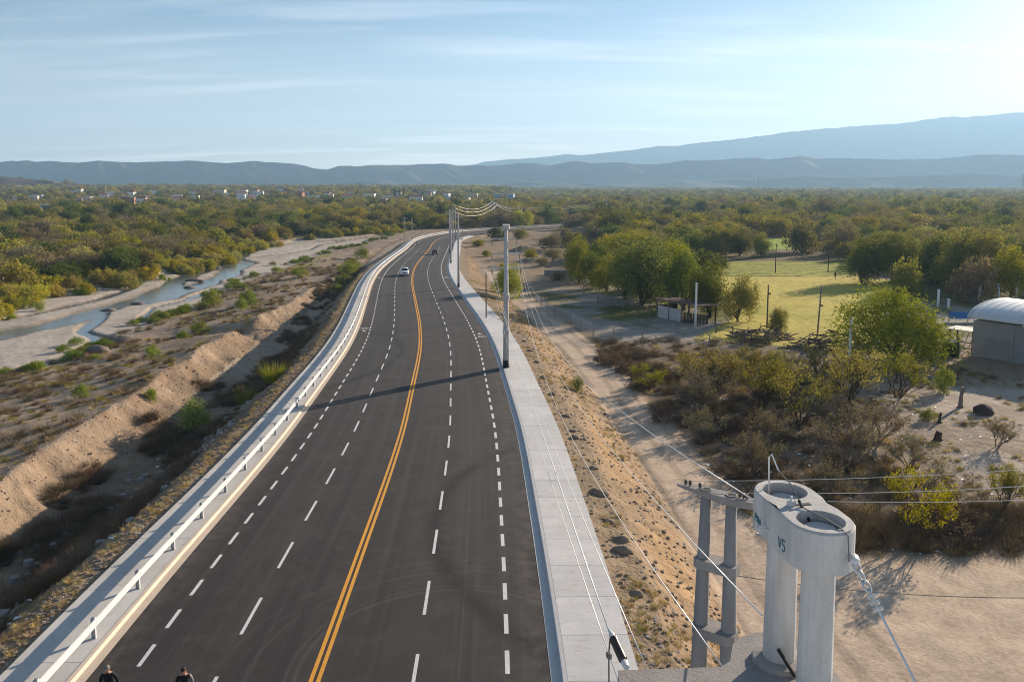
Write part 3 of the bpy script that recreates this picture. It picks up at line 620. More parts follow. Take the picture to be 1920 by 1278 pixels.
def thorn_mesh(seed, Hh, spread, nst, leaf_mat, nleaf, leaf_size, levels=4):
    """thorn bush of bare forking stems with sparse leaves at the tips"""
    rr = random.Random(seed); b = MB(); tips = []
    def grow(p, dr, ln, r0, lv):
        n = 2 if lv < levels else 3
        pts = [p]; q = Vector(p); dd = Vector(dr)
        for k in range(n):
            dd = (dd + Vector((rr.uniform(-.22, .22), rr.uniform(-.22, .22), rr.uniform(-.10, .16)))).normalized(); q = q + dd * ln / n; pts.append(tuple(q))
        b.tube(pts, [r0 * (1 - .35 * i / n) for i in range(n + 1)], 5 if lv < 2 else 3, False)
        if lv >= levels: tips.extend(pts[1:]); return
        if lv >= levels - 1: tips.extend(pts[1:])
        for k in range(rr.choice((2, 3, 3, 4)) if lv > 0 else rr.choice((3, 4))):
            a = rr.uniform(0, 6.283); s = rr.uniform(.35, .85); nd = (dd + Vector((math.cos(a) * s, math.sin(a) * s, rr.uniform(-.25, .35)))).normalized()
            grow(pts[-1] if rr.random() < .6 else pts[-2], nd, ln * rr.uniform(.58, .82), r0 * .58, lv + 1)
    for k in range(nst):
        a = 6.283 * k / nst + rr.uniform(-.4, .4); s = spread * rr.uniform(.3, 1.0)
        grow((.15 * math.cos(a), .15 * math.sin(a), -.2), (math.cos(a) * s, math.sin(a) * s, 1), Hh * .42, .075 * Hh / 4, 0)
    zs = max(t[2] for t in tips); rm = max(math.hypot(t[0], t[1]) for t in tips)
    r = np.random.default_rng(seed); T = np.array(tips); P = T[r.integers(0, len(T), nleaf)] + r.normal(size=(nleaf, 3)) * .14
    V, F = quads(P, leaf_size, r)
    return b, np_mesh('leaves', V, F, leaf_mat), zs, rm
PROTO = {}
def proto(key, dia, h, zlo, lobes, nleaf, size, mat, trunk='bark', stems=1, r0=.16, seed=1, **kw):
    cm, C = crown_mesh(key + '_crown', seed, dia / 2 / 1.08, zlo, h, lobes, nleaf, size, M[mat], **kw)
    PROTO[key] = (trunk_mesh(key + '_trunk', C, r0, M[trunk], stems, seed, zlo + .4), cm, dia, h)
for i in range(3):
    proto('olive%d' % i, 10, 5.0, -.1, 8 + i, 3200, .46, 'l_olive', stems=3, seed=20 + i, spread=.6, lobe_r=(.36, .52), shell=.12, twig=300)
    proto('yellow%d' % i, 9, 4.8, .0, 8 + i, 3000, .44, 'l_yellow', stems=3, seed=30 + i, spread=.6, lobe_r=(.36, .52), shell=.12, twig=150)
    proto('grey%d' % i, 9, 4.8, .0, 8 + i, 1900, .38, 'l_grey', stems=4, seed=40 + i, spread=.62, lobe_r=(.34, .5), twig=1300, trunk='bark_grey')
    proto('dark%d' % i, 9, 6.0, .1, 8 + i, 3200, .46, 'l_dark', seed=50 + i, r0=.2, spread=.58, lobe_r=(.38, .54), shell=.12)
    proto('lush%d' % i, 9, 8, .7, 13 + i, 8500, .30, 'l_lush', seed=60 + i, r0=.22, spread=.66, lobe_r=(.28, .46), shell=.2, clump=.15)
    proto('deep%d' % i, 9, 9, .5, 13 + i, 8500, .32, 'l_deep', seed=70 + i, r0=.24, spread=.64, lobe_r=(.28, .46), shell=.2, clump=.15)
proto('feather0', 11, 8.5, .3, 17, 18000, .24, 'l_lush', seed=81, r0=.24, spread=.68, lobe_r=(.26, .42), shell=.25, clump=.13)
proto('umbrella0', 14, 10, 5.2, 10, 3600, .45, 'l_lush', seed=91, r0=.35, spread=.66, lobe_r=(.3, .45))
proto('bush0', 3.6, 2.6, -.1, 8, 3200, .15, 'l_bush', seed=95, r0=.05, stems=4, spread=.45, lobe_r=(.4, .55))
proto('bush1', 3.2, 2.0, -.1, 7, 1800, .17, 'l_bush', seed=96, r0=.04, stems=4, spread=.55, lobe_r=(.32, .5))
proto('cypress0', 3.2, 13, .4, 9, 1500, .5, 'l_dark', seed=97, r0=.2, spread=.3, lobe_r=(.5, .8))
proto('pink0', 8, 6, .8, 9, 1300, .45, 'l_pink', seed=98, stems=2, spread=.6, lobe_r=(.36, .5))
for key, mt in (('far_olive', 'l_olive'), ('far_yellow', 'l_yellow'), ('far_grey', 'l_grey'), ('far_dark', 'l_dark')):
    cm, C = crown_mesh(key, hash(mt) % 97 if False else len(key) * 7, 4.0, -.2, 5.0, 8, 520, .95, M[mt], spread=.6, lobe_r=(.36, .52)); PROTO[key] = (None, cm, 8, 5.0)
THORN = {}
for i, (lm, nl) in enumerate((('l_grey', 1900), ('l_yellow', 2500), ('l_olive', 2800), ('l_yellow', 2200))):
    b, lvs, zs, rm = thorn_mesh(300 + i, 4.4, .75, 5, M[lm], nl, .16, 4); THORN[i] = (b.mesh('thorn_stems', M['bark_grey' if i == 0 else 'bark'], True), lvs, zs, rm)
for i in range(3):
    b, lvs, zs, rm = thorn_mesh(340 + i, 1.5, 1.5, 8, M['l_brush'], 900, .14, 3); THORN['b%d' % i] = (b.mesh('brush_stems', M['wood' if i else 'bark'], True), lvs, zs, rm)
def tree(key, x, y, dia, h, label, cat='tree', name='tree', group=None, rz=None, z=None):
    tm, cm, d0, h0 = PROTO[key]; z = gz(x, y) if z is None else z
    rz = random.uniform(0, 6.28) if rz is None else rz
    o = thing(name, label, cat, (x, y, z - .05), rz, group, (dia / d0, dia / d0, h / h0))
    link('trunk', tm, o); link('crown', cm, o); return o
def thorn(key, x, y, dia, h, label, cat='shrub', name='thorn_bush', group=None, rz=None):
    sm, lm, zs, rm = THORN[key]
    o = thing(name, label, cat, (x, y, gz(x, y) - .05), random.uniform(0, 6.28) if rz is None else rz, group, (dia / 2 / rm, dia / 2 / rm, h / zs))
    link('stems', sm, o); link('leaves', lm, o); return o
def tuft_mesh(name, seed, n, h, mat, rad=.35, lean=.6, w=.03):
    r = np.random.default_rng(seed); a = r.uniform(0, 6.28, n); q = rad * np.sqrt(r.uniform(0, 1, n)) * .5; base = np.stack([np.cos(a) * q, np.sin(a) * q, np.zeros(n) - .05], 1)
    l = h * r.uniform(.5, 1.1, n); o = r.normal(size=(n, 2)) * lean * .5 + np.stack([np.cos(a), np.sin(a)], 1) * lean * .6
    tip = base + np.stack([o[:, 0] * l, o[:, 1] * l, l], 1); t = np.stack([-np.sin(a), np.cos(a), np.zeros(n)], 1) * w
    V = np.stack([base - t, base + t, tip], 1).reshape(-1, 3); return np_mesh(name, V, np.arange(3 * n).reshape(n, 3), mat)
# ------------------------------------------------------------------ single trees of the right-hand side
G1 = 'trees round the shed and the yard'
tree('feather0', 43.5, 88.8, 14.2, 8.2, 'big feathery yellow-green tree standing left of the barrel-roofed barn')
tree('deep0', 41.6, 335, 21, 13, 'large dark round tree rising behind the construction ground')
tree('lush0', 14.6, 172, 8, 9.6, 'bright leafy tree at the left end of the tree belt')
tree('lush1', 18.9, 157, 8.0, 6.6, 'low rounded green tree beside the grey lamp-less post at the yard')
tree('deep1', 22.6, 137, 13, 11.5, 'tallest dark leafy tree behind the whitewashed shed', group=G1)
tree('lush2', 28.7, 200, 14, 9.5, 'wide green tree behind the tallest tree of the belt')
tree('deep2', 28.8, 132, 9, 9.4, 'dark tree crowding over the shed roof', group=G1)
tree('lush0', 24.5, 150, 10, 9.5, 'sunlit crown in the middle of the tree belt', group=G1)
tree('deep0', 31.0, 123, 8.4, 8.3, 'dark tree right of the shed at the field edge', group=G1)
tree('lush1', 34.2, 119, 6.2, 6.6, 'round-headed tree with a bare trunk at the field corner', group=G1)
tree('lush2', 36.2, 107.2, 3.4, 3.8, 'small bright sapling beside the timber stack')
tree('lush1', -1.2, 145.5, 7.8, 6.2, 'flat yellow-green tree standing behind the nearest twin utility pole')
tree('deep2', 20, 185, 10, 8, 'dark tree behind the left end of the tree belt')
tree('deep1', 17.0, 164, 7, 7.2, 'dark tree between the leafy left-end tree and the low rounded one', group=G1); tree('lush2', 20.8, 146, 8, 8.6, 'leafy tree just behind the wooden rail fence', group=G1); tree('deep0', 26.0, 143, 9.5, 10, 'dark crown right of the tallest tree behind the shed', group=G1); tree('lush0', 34.5, 165, 11, 9, 'green tree at the left of the furrowed plot', group=G1); tree('deep1', 37.5, 190, 12, 9.5, 'dark broad tree left of the furrows', group=G1); tree('olive1', 33, 225, 14, 8, 'olive crown behind the tree belt beside the bare ground', group=G1)
NR = [('deep0', 76.7, 173, 11.5, 9.6), ('deep1', 84.9, 176, 12.5, 10.6), ('deep2', 90.5, 168, 11, 10), ('lush0', 89, 158, 12, 10.6), ('grey1', 82.5, 140, 11, 7.6), ('lush2', 93, 155, 12.5, 11.3), ('lush1', 92.5, 146, 10, 9), ('olive0', 76.5, 152, 8, 6.5), ('deep1', 97, 178, 11, 9), ('olive1', 101, 166, 12, 8.5), ('lush0', 104, 150, 11, 9)]
NRL = ['dark tree at the left end of the grove beyond the field', 'tall dark tree second from the left in the grove beyond the field', 'dark tree in the middle of the grove beyond the field', 'sunlit tree on the front edge of the grove', 'grey-brown leafless tree in front of the grove', 'tallest sunlit tree of the grove at the right', 'bright tree above the white fence posts', 'low olive tree in the shade at the grove foot', 'dark crown behind the grove', 'broad olive crown behind the grove', 'green tree at the right edge of the grove']
for q, lb in zip(NR, NRL): tree(*q, lb, group='grove beyond the field')
KR = [('deep1', 57.6, 252, 10.5, 7.2), ('olive2', 65, 252, 10, 8.4), ('deep0', 72.2, 251, 10, 8.6), ('lush1', 78, 248, 8, 7.2), ('olive0', 98, 266, 14, 10.6), ('grey2', 107, 258, 13, 11), ('deep2', 124, 279, 12, 9)]
KRL = ['dark tree at the left of the row behind the furrows', 'olive tree second in the row behind the furrows', 'dark tree in the middle of the row behind the furrows', 'small bright tree at the right of the row behind the furrows', 'broad olive tree right of the gap with the far field', 'bare-armed tree with a sparse crown beside the far field', 'dark tree right of the bare-armed tree']
for q, lb in zip(KR, KRL): tree(*q, lb, group='tree row behind the furrowed plot')
tree('umbrella0', 184, 530, 19, 14, 'umbrella-shaped green tree standing above the far scrub'); tree('grey0', 198, 505, 23, 14, 'wide bare grey-domed tree beside the umbrella tree'); tree('deep1', 203, 469, 18, 10, 'dark round tree below the bare grey-domed tree')
SH = [(1, 18.4, 74, 7.2, 4.8, 'grey thorn bush at the left of the thicket by the track'), (0, 17.2, 70, 6.2, 4.2, 'bare twiggy bush overhanging the sandy track'), (2, 22.7, 70.5, 6.8, 4.9, 'olive-green thorn bush in the middle of the thicket'), (3, 29.8, 68.8, 9.2, 6.0, 'largest many-stemmed thorn tree with yellow leaves beside the clearing'),
      (1, 37, 74.5, 5.2, 4.6, 'slim yellow-leaved thorn tree at the far edge of the clearing'), (3, 31.3, 79.8, 5.2, 4.0, 'thorn bush in front of the timber stack'), (0, 23.6, 54, 6.6, 4.5, 'bare grey thorn bush at the near side of the thicket'), (1, 23.2, 43.2, 4.2, 4.1, 'yellow-tipped bush behind the concrete pole head'),
      (2, 30.4, 47.4, 2.8, 3.2, 'green bush at the right edge of the clearing, the nearer one'), (0, 37.4, 59.5, 3.2, 2.4, 'grey twiggy bush at the right edge of the clearing, the farther one'), (2, 20.1, 76, 5.4, 4.0, 'dense olive bush behind the track-side thicket'), (0, 26, 62, 6.0, 3.6, 'bare brown bush in the shade of the largest thorn tree'), (0, 15.6, 62, 4.4, 2.6, 'low bare bush on the edge of the track'), (1, 26.5, 76.5, 5.6, 4.2, 'yellowish thorn bush along the wire fence'), (0, 19.8, 60, 5.0, 3.0, 'tangled brown bush inside the thicket'), (3, 34.5, 78, 4.4, 3.8, 'thorn bush between the slim tree and the timber stack')]
SH += [(0, 15.8, 68, 5.0, 3.4, 'grey bush leaning over the edge of the track'), (1, 24.6, 66, 6.0, 4.4, 'yellow-green bush in the heart of the thicket'), (0, 28.5, 60.5, 5.4, 3.6, 'grey bush between the thicket and the clearing'), (0, 17.0, 54, 5.0, 3.0, 'grey bare bush on the near corner of the thicket'), (0, 20.5, 49, 4.6, 2.8, 'bare grey bush nearest to the sandy turn'), (0, 26.8, 47.5, 4.6, 3.2, 'grey twiggy bush behind the yellow-tipped one'), (0, 22, 80, 5.2, 3.6, 'grey twiggy bush below the wire fence'), (2, 25.8, 84, 5.0, 3.4, 'olive bush touching the wire fence'), (1, 13.6, 77, 4.4, 2.6, 'low yellowish bush at the far end of the thicket'), (0, 28.2, 54.5, 4.4, 2.8, 'grey bush on the near edge of the clearing')]
for k, x, y, di, h, lb in SH: thorn(k, x, y, di * 1.06, h * 1.05, lb, group='thorn thicket beside the track')
random.seed(77)
for i in range(46):
    t_ = random.random(); y = 42.5 + 55 * t_ ** 1.2; x0 = np.interp(y, [42, 50, 62, 80, 100], [17.5, 14.5, 13.4, 11.5, 8.5]); x = float(x0 + random.random() ** 1.3 * (12 if y < 80 else 6))
    rel = x - float(x0); wh = ('nearest the sandy turn', 'before the bare grey bush', 'under the largest thorn tree', 'towards the wire fence', 'at the far end of the track')[min(4, int((y - 42.5) / 11))]
    thorn('b%d' % (i % 3), x, y, random.uniform(1.8, 4.2), random.uniform(.5, 1.3), 'low dry brush %s, %s' % ('on the track edge' if rel < 2 else 'inside the thicket' if rel < 6 else 'on the clearing side', wh), 'brush', 'dry_brush', 'dry brush under the thicket')
tree('bush1', 35.8, 66.3, 1.9, 1.0, 'tiny bright sapling sprouting in the pale clearing', 'shrub', 'bush'); tree('bush1', 42.2, 76.5, 2.4, 2.6, 'bright green bush at the top of the clearing', 'shrub', 'bush')
tree('bush1', 6.0, 73, 1.6, 1.2, 'small green bush on the slope above the track', 'shrub', 'bush')
CB = [(6, 240, 6, 3, 'olive0'), (12, 236, 7, 3.4, 'grey0'), (-8, 250, 4, 2, 'olive1'), (20, 228, 9, 4.4, 'grey1'), (24, 240, 8, 4, 'olive2'), (-2, 205, 3, 1.6, 'yellow0'), (8, 212, 4, 2, 'grey2'), (28, 212, 7, 4, 'dark0'), (14, 290, 10, 4.6, 'grey0'), (24, 300, 11, 5, 'olive1'), (34, 290, 9, 4.6, 'grey1'), (-6, 330, 9, 5.6, 'dark1'), (4, 345, 9, 4.2, 'olive0'), (22, 345, 10, 5, 'grey2'), (-13, 300, 6, 2.4, 'olive2'), (10, 178, 4, 2, 'grey1')]
CBO = sorted(range(len(CB)), key=lambda i: CB[i][0] / CB[i][1]); ORDN = ['first', 'second', 'third', 'fourth', 'fifth', 'sixth', 'seventh', 'eighth', 'ninth', 'tenth', 'eleventh', 'twelfth', 'thirteenth', 'fourteenth', 'fifteenth', 'sixteenth', 'seventeenth', 'eighteenth', 'nineteenth']
for i, (x, y, di, h, k) in enumerate(CB): tree(k, x, y, di, h, 'scrub bush on the mound ground right of the bend, %s from the left' % ORDN[CBO.index(i)], 'shrub', 'scrub_bush', 'scrub bushes on the construction ground')
# left-hand bushes
tree('bush0', -30.6, 74.3, 4.0, 3.0, 'round bright green bush half in the shade of the ditch', 'shrub', 'bush')
BL = [(-49.6, 124.2, 4.0, 1.9, 'dark green bush on the terrace above the notch'), (-46.9, 102, 2.4, 1.5, 'small bush on the bare terrace left of the ridge'), (-59.2, 156.2, 4.6, 3.4, 'tall bush beside the pool of the river'), (-50.5, 152, 4.2, 2.8, 'pair of green bushes on the terrace, the farther one'), (-53.6, 199.8, 5.5, 2.8, 'green bush on the terrace where the river narrows'), (-49.7, 145.2, 3.0, 2.1, 'green bush on the terrace nearer than the pair'), (-46.1, 82.8, 2.1, 1.5, 'small bush on the terrace near the left edge'), (-37.6, 80.5, 1.6, 1.3, 'thin bush on the crest of the cut bank'), (-50.8, 121.5, 2.6, 1.3, 'low bush next to the dark green bush'), (-40, 190, 6, 2.6, 'bushy scrub at the foot of the far embankment'), (-44, 210, 7, 3.2, 'dense scrub beside the far end of the ditch'), (-46, 232, 6, 3.0, 'round bush below the guardrail bend'), (-50, 262, 6, 3.4, 'last bush below the guardrail before the bend'), (-37, 168, 4, 1.8, 'low scrub in the far shaded ditch')]
for x, y, di, h, lb in BL: tree('bush1', x, y, di, h, lb, 'shrub', 'bush', 'bushes between the river and the road')
def reed(x, y, n, h, lb, seed):
    o = thing('reed_clump', lb, 'reeds', (x, y, gz(x, y)), 0, 'reed clumps on the embankment')
    link('blades', tuft_mesh('blades', seed, n, h, M['l_bush'], 1.7, .55, .03), o); link('plumes', tuft_mesh('plumes', seed + 1, 26, h * 1.25, M['l_straw'], 1.2, .35, .05), o)
reed(-24.2, 79, 420, 2.0, 'reed clump with pale plumes halfway down the shaded embankment', 401); reed(-26.4, 77.4, 260, 1.7, 'smaller reed clump lower on the shaded embankment', 403); reed(-27.0, 38.2, 60, 2.4, 'few tall reeds with golden plumes among the rubble', 405)
# ------------------------------------------------------------------ woodland: nearest trees singly, the far mass as stuff
rg = np.random.default_rng(4)
HOUSE = []   # filled from the table below: x, y, w, depth, h, wall, roof
hr = random.Random(8)
for q in [(-634, 1040, 26, 10, 5, 'cream', 'flat'), (-600, 1010, 12, 9, 4.5, 'white', 'flat'), (-640, 1180, 11, 9, 5, 'white', 'tile'), (-625, 1240, 12, 9, 5.5, 'white', 'flat'), (-600, 1260, 9, 8, 5, 'white', 'tile'), (-560, 1090, 14, 9, 6, 'brick', 'flat'), (-515, 1060, 9, 8, 6.5, 'brick', 'flat'), (-500, 1050, 8, 8, 6, 'brick', 'flat'), (-490, 1075, 10, 8, 5, 'white', 'flat'),
          (-470, 1120, 12, 9, 5, 'white', 'flat'), (-450, 1180, 9, 8, 5, 'cream', 'tile'), (-430, 1080, 11, 8, 4.6, 'white', 'flat'), (-410, 1020, 10, 8, 5, 'white', 'flat'), (-395, 1000, 8, 7, 4.6, 'cream', 'flat'), (-440, 1300, 12, 9, 6, 'white', 'tile'), (-372, 1100, 16, 10, 5, 'white', 'flat'), (-352, 1090, 13, 9, 5.6, 'cream', 'tile'), (-340, 1180, 14, 9, 6, 'white', 'tile'), (-330, 1040, 14, 9, 5, 'white', 'flat'), (-345, 960, 9, 8, 5, 'white', 'flat'),
          (-300, 1130, 12, 9, 5, 'white', 'tile'), (-270, 1090, 15, 9, 5, 'white', 'flat'), (-262, 1030, 9, 8, 4.6, 'white', 'flat'), (-240, 1160, 12, 9, 6, 'cream', 'tile'), (-222, 960, 9, 9, 5, 'white', 'tile'), (-205, 1150, 14, 9, 5, 'white', 'flat'), (-185, 1180, 12, 9, 5, 'cream', 'flat'), (-168, 1210, 10, 9, 7, 'white', 'flat'), (-112, 930, 15, 9, 5, 'white', 'tile'), (-96, 950, 10, 8, 4.5, 'white', 'flat'),
          (-48, 980, 13, 9, 5, 'cream', 'flat'), (-9, 960, 26, 12, 5.5, 'blue', 'flat'), (-330, 560, 9, 8, 5, 'blue', 'flat'), (-395, 880, 12, 8, 5, 'white', 'flat'), (-520, 1420, 16, 10, 7, 'cream', 'flat'), (60, 1050, 14, 9, 5, 'white', 'flat'), (180, 1150, 13, 9, 5, 'cream', 'tile')]: f_ = hr.choice((.8, .9, 1.0, 1.12, 1.25, 1.38)); HOUSE.append((q[0] * f_, q[1] * f_) + q[2:])
for j_ in range(26):
    y_ = hr.uniform(760, 1480); HOUSE.append((-y_ * hr.uniform(.04, .56), y_, hr.uniform(7, 13), 8, hr.uniform(4, 6), hr.choice(('white', 'white', 'white', 'cream', 'brick')), hr.choice(('flat', 'flat', 'tile'))))
HX = np.array([(q[0], q[1], q[2]) for q in HOUSE])
def spots(y0, y1, sp, jit=.42):
    n = int((y1 - y0) / sp) + 1; out = []
    for i in range(n):
        y = y0 + i * sp; w = .72 * y + 30; xs = np.arange(-w, w, sp) + (i % 2) * sp / 2
        out.append(np.stack([xs, np.full(len(xs), y)], 1))
    P = np.concatenate(out); return P + rg.uniform(-jit, jit, P.shape) * sp
def allowed(P):
    x, y = P[:, 0], P[:, 1]; d, zz = road_dist(x, y)
    xb = np.interp(y, XB[:, 1], XB[:, 0]); dn = fbm(x, y, 60, 3, 200)
    left = (x < xb - 5.5) & (y < 440) & (y > 110) | (y >= 425) & (d < -16) & (x < 30 + (y - 425) * 3)
    right = ((y > 238) & (x > 32 + 8 * dn) & (d > 20) | (y > 185) & (x > 40 + .0 * y) & (y < 240) & (x < 47) | (x > 98) & (y > 165) | (x > 108) & (y > 110)) & ~inpoly(x, y, [(a * 1.0, b) for a, b in FIELD]) & ~inpoly(x, y, [(50, 228), (60, 262), (100, 262), (92, 228)]) & ~inpoly(x, y, [(72, 240), (100, 350), (128, 350), (102, 240)]) & ~((x < 88) & (y > 245) & (y < 300) & (x > 50) & (y < 262))
    far = (y > 470) & (np.abs(d) > 18)
    ok = left | right | far
    # clearings: bare ground by the far bridge and thin places in the wood
    ok &= ~((np.abs(x - 90) < 60) & (np.abs(y - 560) < 60) & (dn < .25)); ok &= (dn > -.62); ok &= ~((y > 800) & (y < 1350) & (x < 60) & (rg.uniform(size=len(x)) < .42))
    hl = np.zeros(x.shape)
    for hx, hy, hh, sx, sy in HILLS: hl = hl + hh * np.exp(-((x - hx) / sx) ** 2 - ((y - hy) / sy) ** 2)
    ok &= ~((hl > 4) & (rg.uniform(size=len(x)) < .88))
    for hx, hy, hw in HX: ok &= ~((np.abs(x - hx * (y / hy)) < hw * .62) & (y > hy - 150) & (y < hy + 12))
    return P[ok]
A = np.concatenate([allowed(spots(112, 330, 7.4)), allowed(spots(330, 700, 9.6)), allowed(spots(700, 1500, 11)), allowed(spots(1500, 3600, 22))])
yv = A[:, 1]; base_d = np.where(yv < 330, 10.5, np.where(yv < 700, 12.6, np.where(yv < 1500, 11.5, 22))); DIA = base_d * rg.uniform(.62, 1.35, len(A)); app = DIA / np.hypot(A[:, 0], A[:, 1])
kindn = fbm(A[:, 0], A[:, 1], 34, 2, 210) * .8 + rg.normal(size=len(A)) * .35
KIND = np.where(kindn > .42, 1, np.where(kindn < -.48, 3, np.where(rg.uniform(size=len(A)) < .38, 2, 0)))
keep = (np.abs(A[:, 0]) / A[:, 1] < .74); A, DIA, app, KIND = A[keep], DIA[keep], app[keep], KIND[keep]
view = (np.abs(A[:, 0]) / A[:, 1] < .655); order = np.argsort(-(app * np.where(view, 1, .01)))
NAMES = ['olive', 'yellow', 'grey', 'dark']
LBL = {('l', 0): 'olive scrub tree in the woodland across the river', ('l', 1): 'yellow-green scrub tree in the woodland across the river', ('l', 2): 'grey-brown leafless scrub tree in the woodland across the river', ('l', 3): 'dark green scrub tree in the woodland across the river',
       ('r', 0): 'olive scrub tree in the woodland right of the road beyond the fields', ('r', 1): 'yellow-green scrub tree in the woodland right of the road beyond the fields', ('r', 2): 'grey-brown leafless tree in the woodland right of the road beyond the fields', ('r', 3): 'dark green tree in the woodland right of the road beyond the fields'}
KW = ['olive', 'yellow-green', 'grey-brown', 'dark green']
def wood_label(sd_, k, x, y):
    px_ = x / y
    if sd_ == 'l':
        e = float(np.interp(y, XB[:, 1], XB[:, 0])) - x
        row = 'on the river bank' if e < 14 and y < 430 else 'in the second row' if e < 26 and y < 430 else 'deeper in the wood' if e < 60 else 'far back in the wood'
        sec = 'at the left edge of the picture' if px_ < -.60 else 'left of the river fork' if px_ < -.50 else 'above the river fork' if px_ < -.40 else 'above the wide pool' if px_ < -.33 else 'above the river narrows' if px_ < -.24 else 'left of the road bend'
        return '%s scrub tree %s, %s' % (KW[k], row, sec)
    row = 'near' if y < 260 else 'middle-distance' if y < 340 else 'farther' if y < 430 else 'far'
    sec = 'left of the dark round tree' if px_ < .12 else 'behind the tree belt' if px_ < .22 else 'behind the furrowed plot' if px_ < .31 else 'beside the far green field' if px_ < .40 else 'behind the dark grove' if px_ < .52 else 'above the barn' if px_ < .60 else 'at the right edge of the picture'
    return '%s %s scrub tree %s' % (row, KW[k], sec)
single = order[:300]; ZS = land(A[:, 0], A[:, 1], False)
for i in single:
    x, y = A[i]; k = int(KIND[i]); sd_ = 'l' if x < -20 else 'r'; di = float(DIA[i]); h = di * random.uniform(.36, .50) * (1.15 if k == 3 else 1)
    if sd_ == 'r': h *= 1.12
    tree('%s%d' % (NAMES[k], i % 3), float(x), float(y), di, h, wood_label(sd_, k, float(x), float(y)), 'tree', 'scrub_tree', 'woodland across the river' if sd_ == 'l' else 'woodland right of the road', z=float(ZS[i]))
def scatter(name, label, P, Z, scl, pick, keys, rz=None, lift=0.0):
    """one mass of plants: geometry-node instances on a point cloud"""
    me = bpy.data.meshes.new(name); n = len(P); me.vertices.add(n); me.vertices.foreach_set('co', np.stack([P[:, 0], P[:, 1], Z + lift], 1).astype(np.float32).ravel())
    for an, ty, vals in (('scl', 'FLOAT_VECTOR', scl), ('rot', 'FLOAT', rg.uniform(0, 6.28, n) if rz is None else rz), ('pick', 'INT', pick)):
        a = me.attributes.new(an, ty, 'POINT'); a.data.foreach_set('vector' if ty == 'FLOAT_VECTOR' else 'value', np.asarray(vals, np.int32 if ty == 'INT' else np.float32).ravel())
    o = link(name, me); tag(o, label, kind='stuff')
    col = bpy.data.collections.new(name + '_kinds')
    for j, k in enumerate(keys):
        col.objects.link(bpy.data.objects.new('%02d_%s' % (j, name), k))
    ng = bpy.data.node_groups.new(name, 'GeometryNodeTree'); ng.interface.new_socket('Geometry', in_out='INPUT', socket_type='NodeSocketGeometry'); ng.interface.new_socket('Geometry', in_out='OUTPUT', socket_type='NodeSocketGeometry')
    N = ng.nodes; L = ng.links; gi = N.new('NodeGroupInput'); go = N.new('NodeGroupOutput'); ip = N.new('GeometryNodeInstanceOnPoints'); ci = N.new('GeometryNodeCollectionInfo')
    ci.inputs['Collection'].default_value = col; ci.inputs['Separate Children'].default_value = True; ci.inputs['Reset Children'].default_value = True
    def att(nm, ty): q = N.new('GeometryNodeInputNamedAttribute'); q.data_type = ty; q.inputs[0].default_value = nm; return q.outputs[0]
    ip.inputs['Pick Instance'].default_value = True
    m2p = N.new('GeometryNodeMeshToPoints'); L.new(gi.outputs[0], m2p.inputs[0]); L.new(m2p.outputs[0], ip.inputs['Points']); L.new(ci.outputs[0], ip.inputs['Instance']); L.new(att('pick', 'INT'), ip.inputs['Instance Index']); L.new(att('scl', 'FLOAT_VECTOR'), ip.inputs['Scale'])
    cx_ = N.new('ShaderNodeCombineXYZ'); L.new(att('rot', 'FLOAT'), cx_.inputs[2]); e2 = N.new('FunctionNodeEulerToRotation'); L.new(cx_.outputs[0], e2.inputs[0]); L.new(e2.outputs[0], ip.inputs['Rotation']); L.new(ip.outputs[0], go.inputs[0])
    md = o.modifiers.new('plants', 'NODES'); md.node_group = ng; return o
rest = order[300:]; mid = rest[A[rest, 1] < 700]; fr = rest[A[rest, 1] >= 700]
def sc_of(ix, d0): s = DIA[ix] / d0; return np.stack([s, s, s * rg.uniform(.65, 1.45, len(ix)) * np.where(A[ix, 1] > 1500, .55, np.where(A[ix, 1] > 800, .8, .95))], 1)
for nm, lb, ix in (('woodland', 'mass of scrub woodland across the river', mid[A[mid, 0] < 0]), ('woodland', 'mass of scrub woodland right of the road', mid[A[mid, 0] >= 0])):
    scatter(nm, lb, A[ix], ZS[ix] - .1, sc_of(ix, 10), KIND[ix] * 3 + (ix % 3), [PROTO['%s%d' % (NAMES[k], j)][1] for k in range(4) for j in range(3)])
scatter('woodland', 'far trees covering the plain as far as the mountains', A[fr], ZS[fr] - .2, sc_of(fr, 8), KIND[fr], [PROTO['far_' + k][1] for k in NAMES])
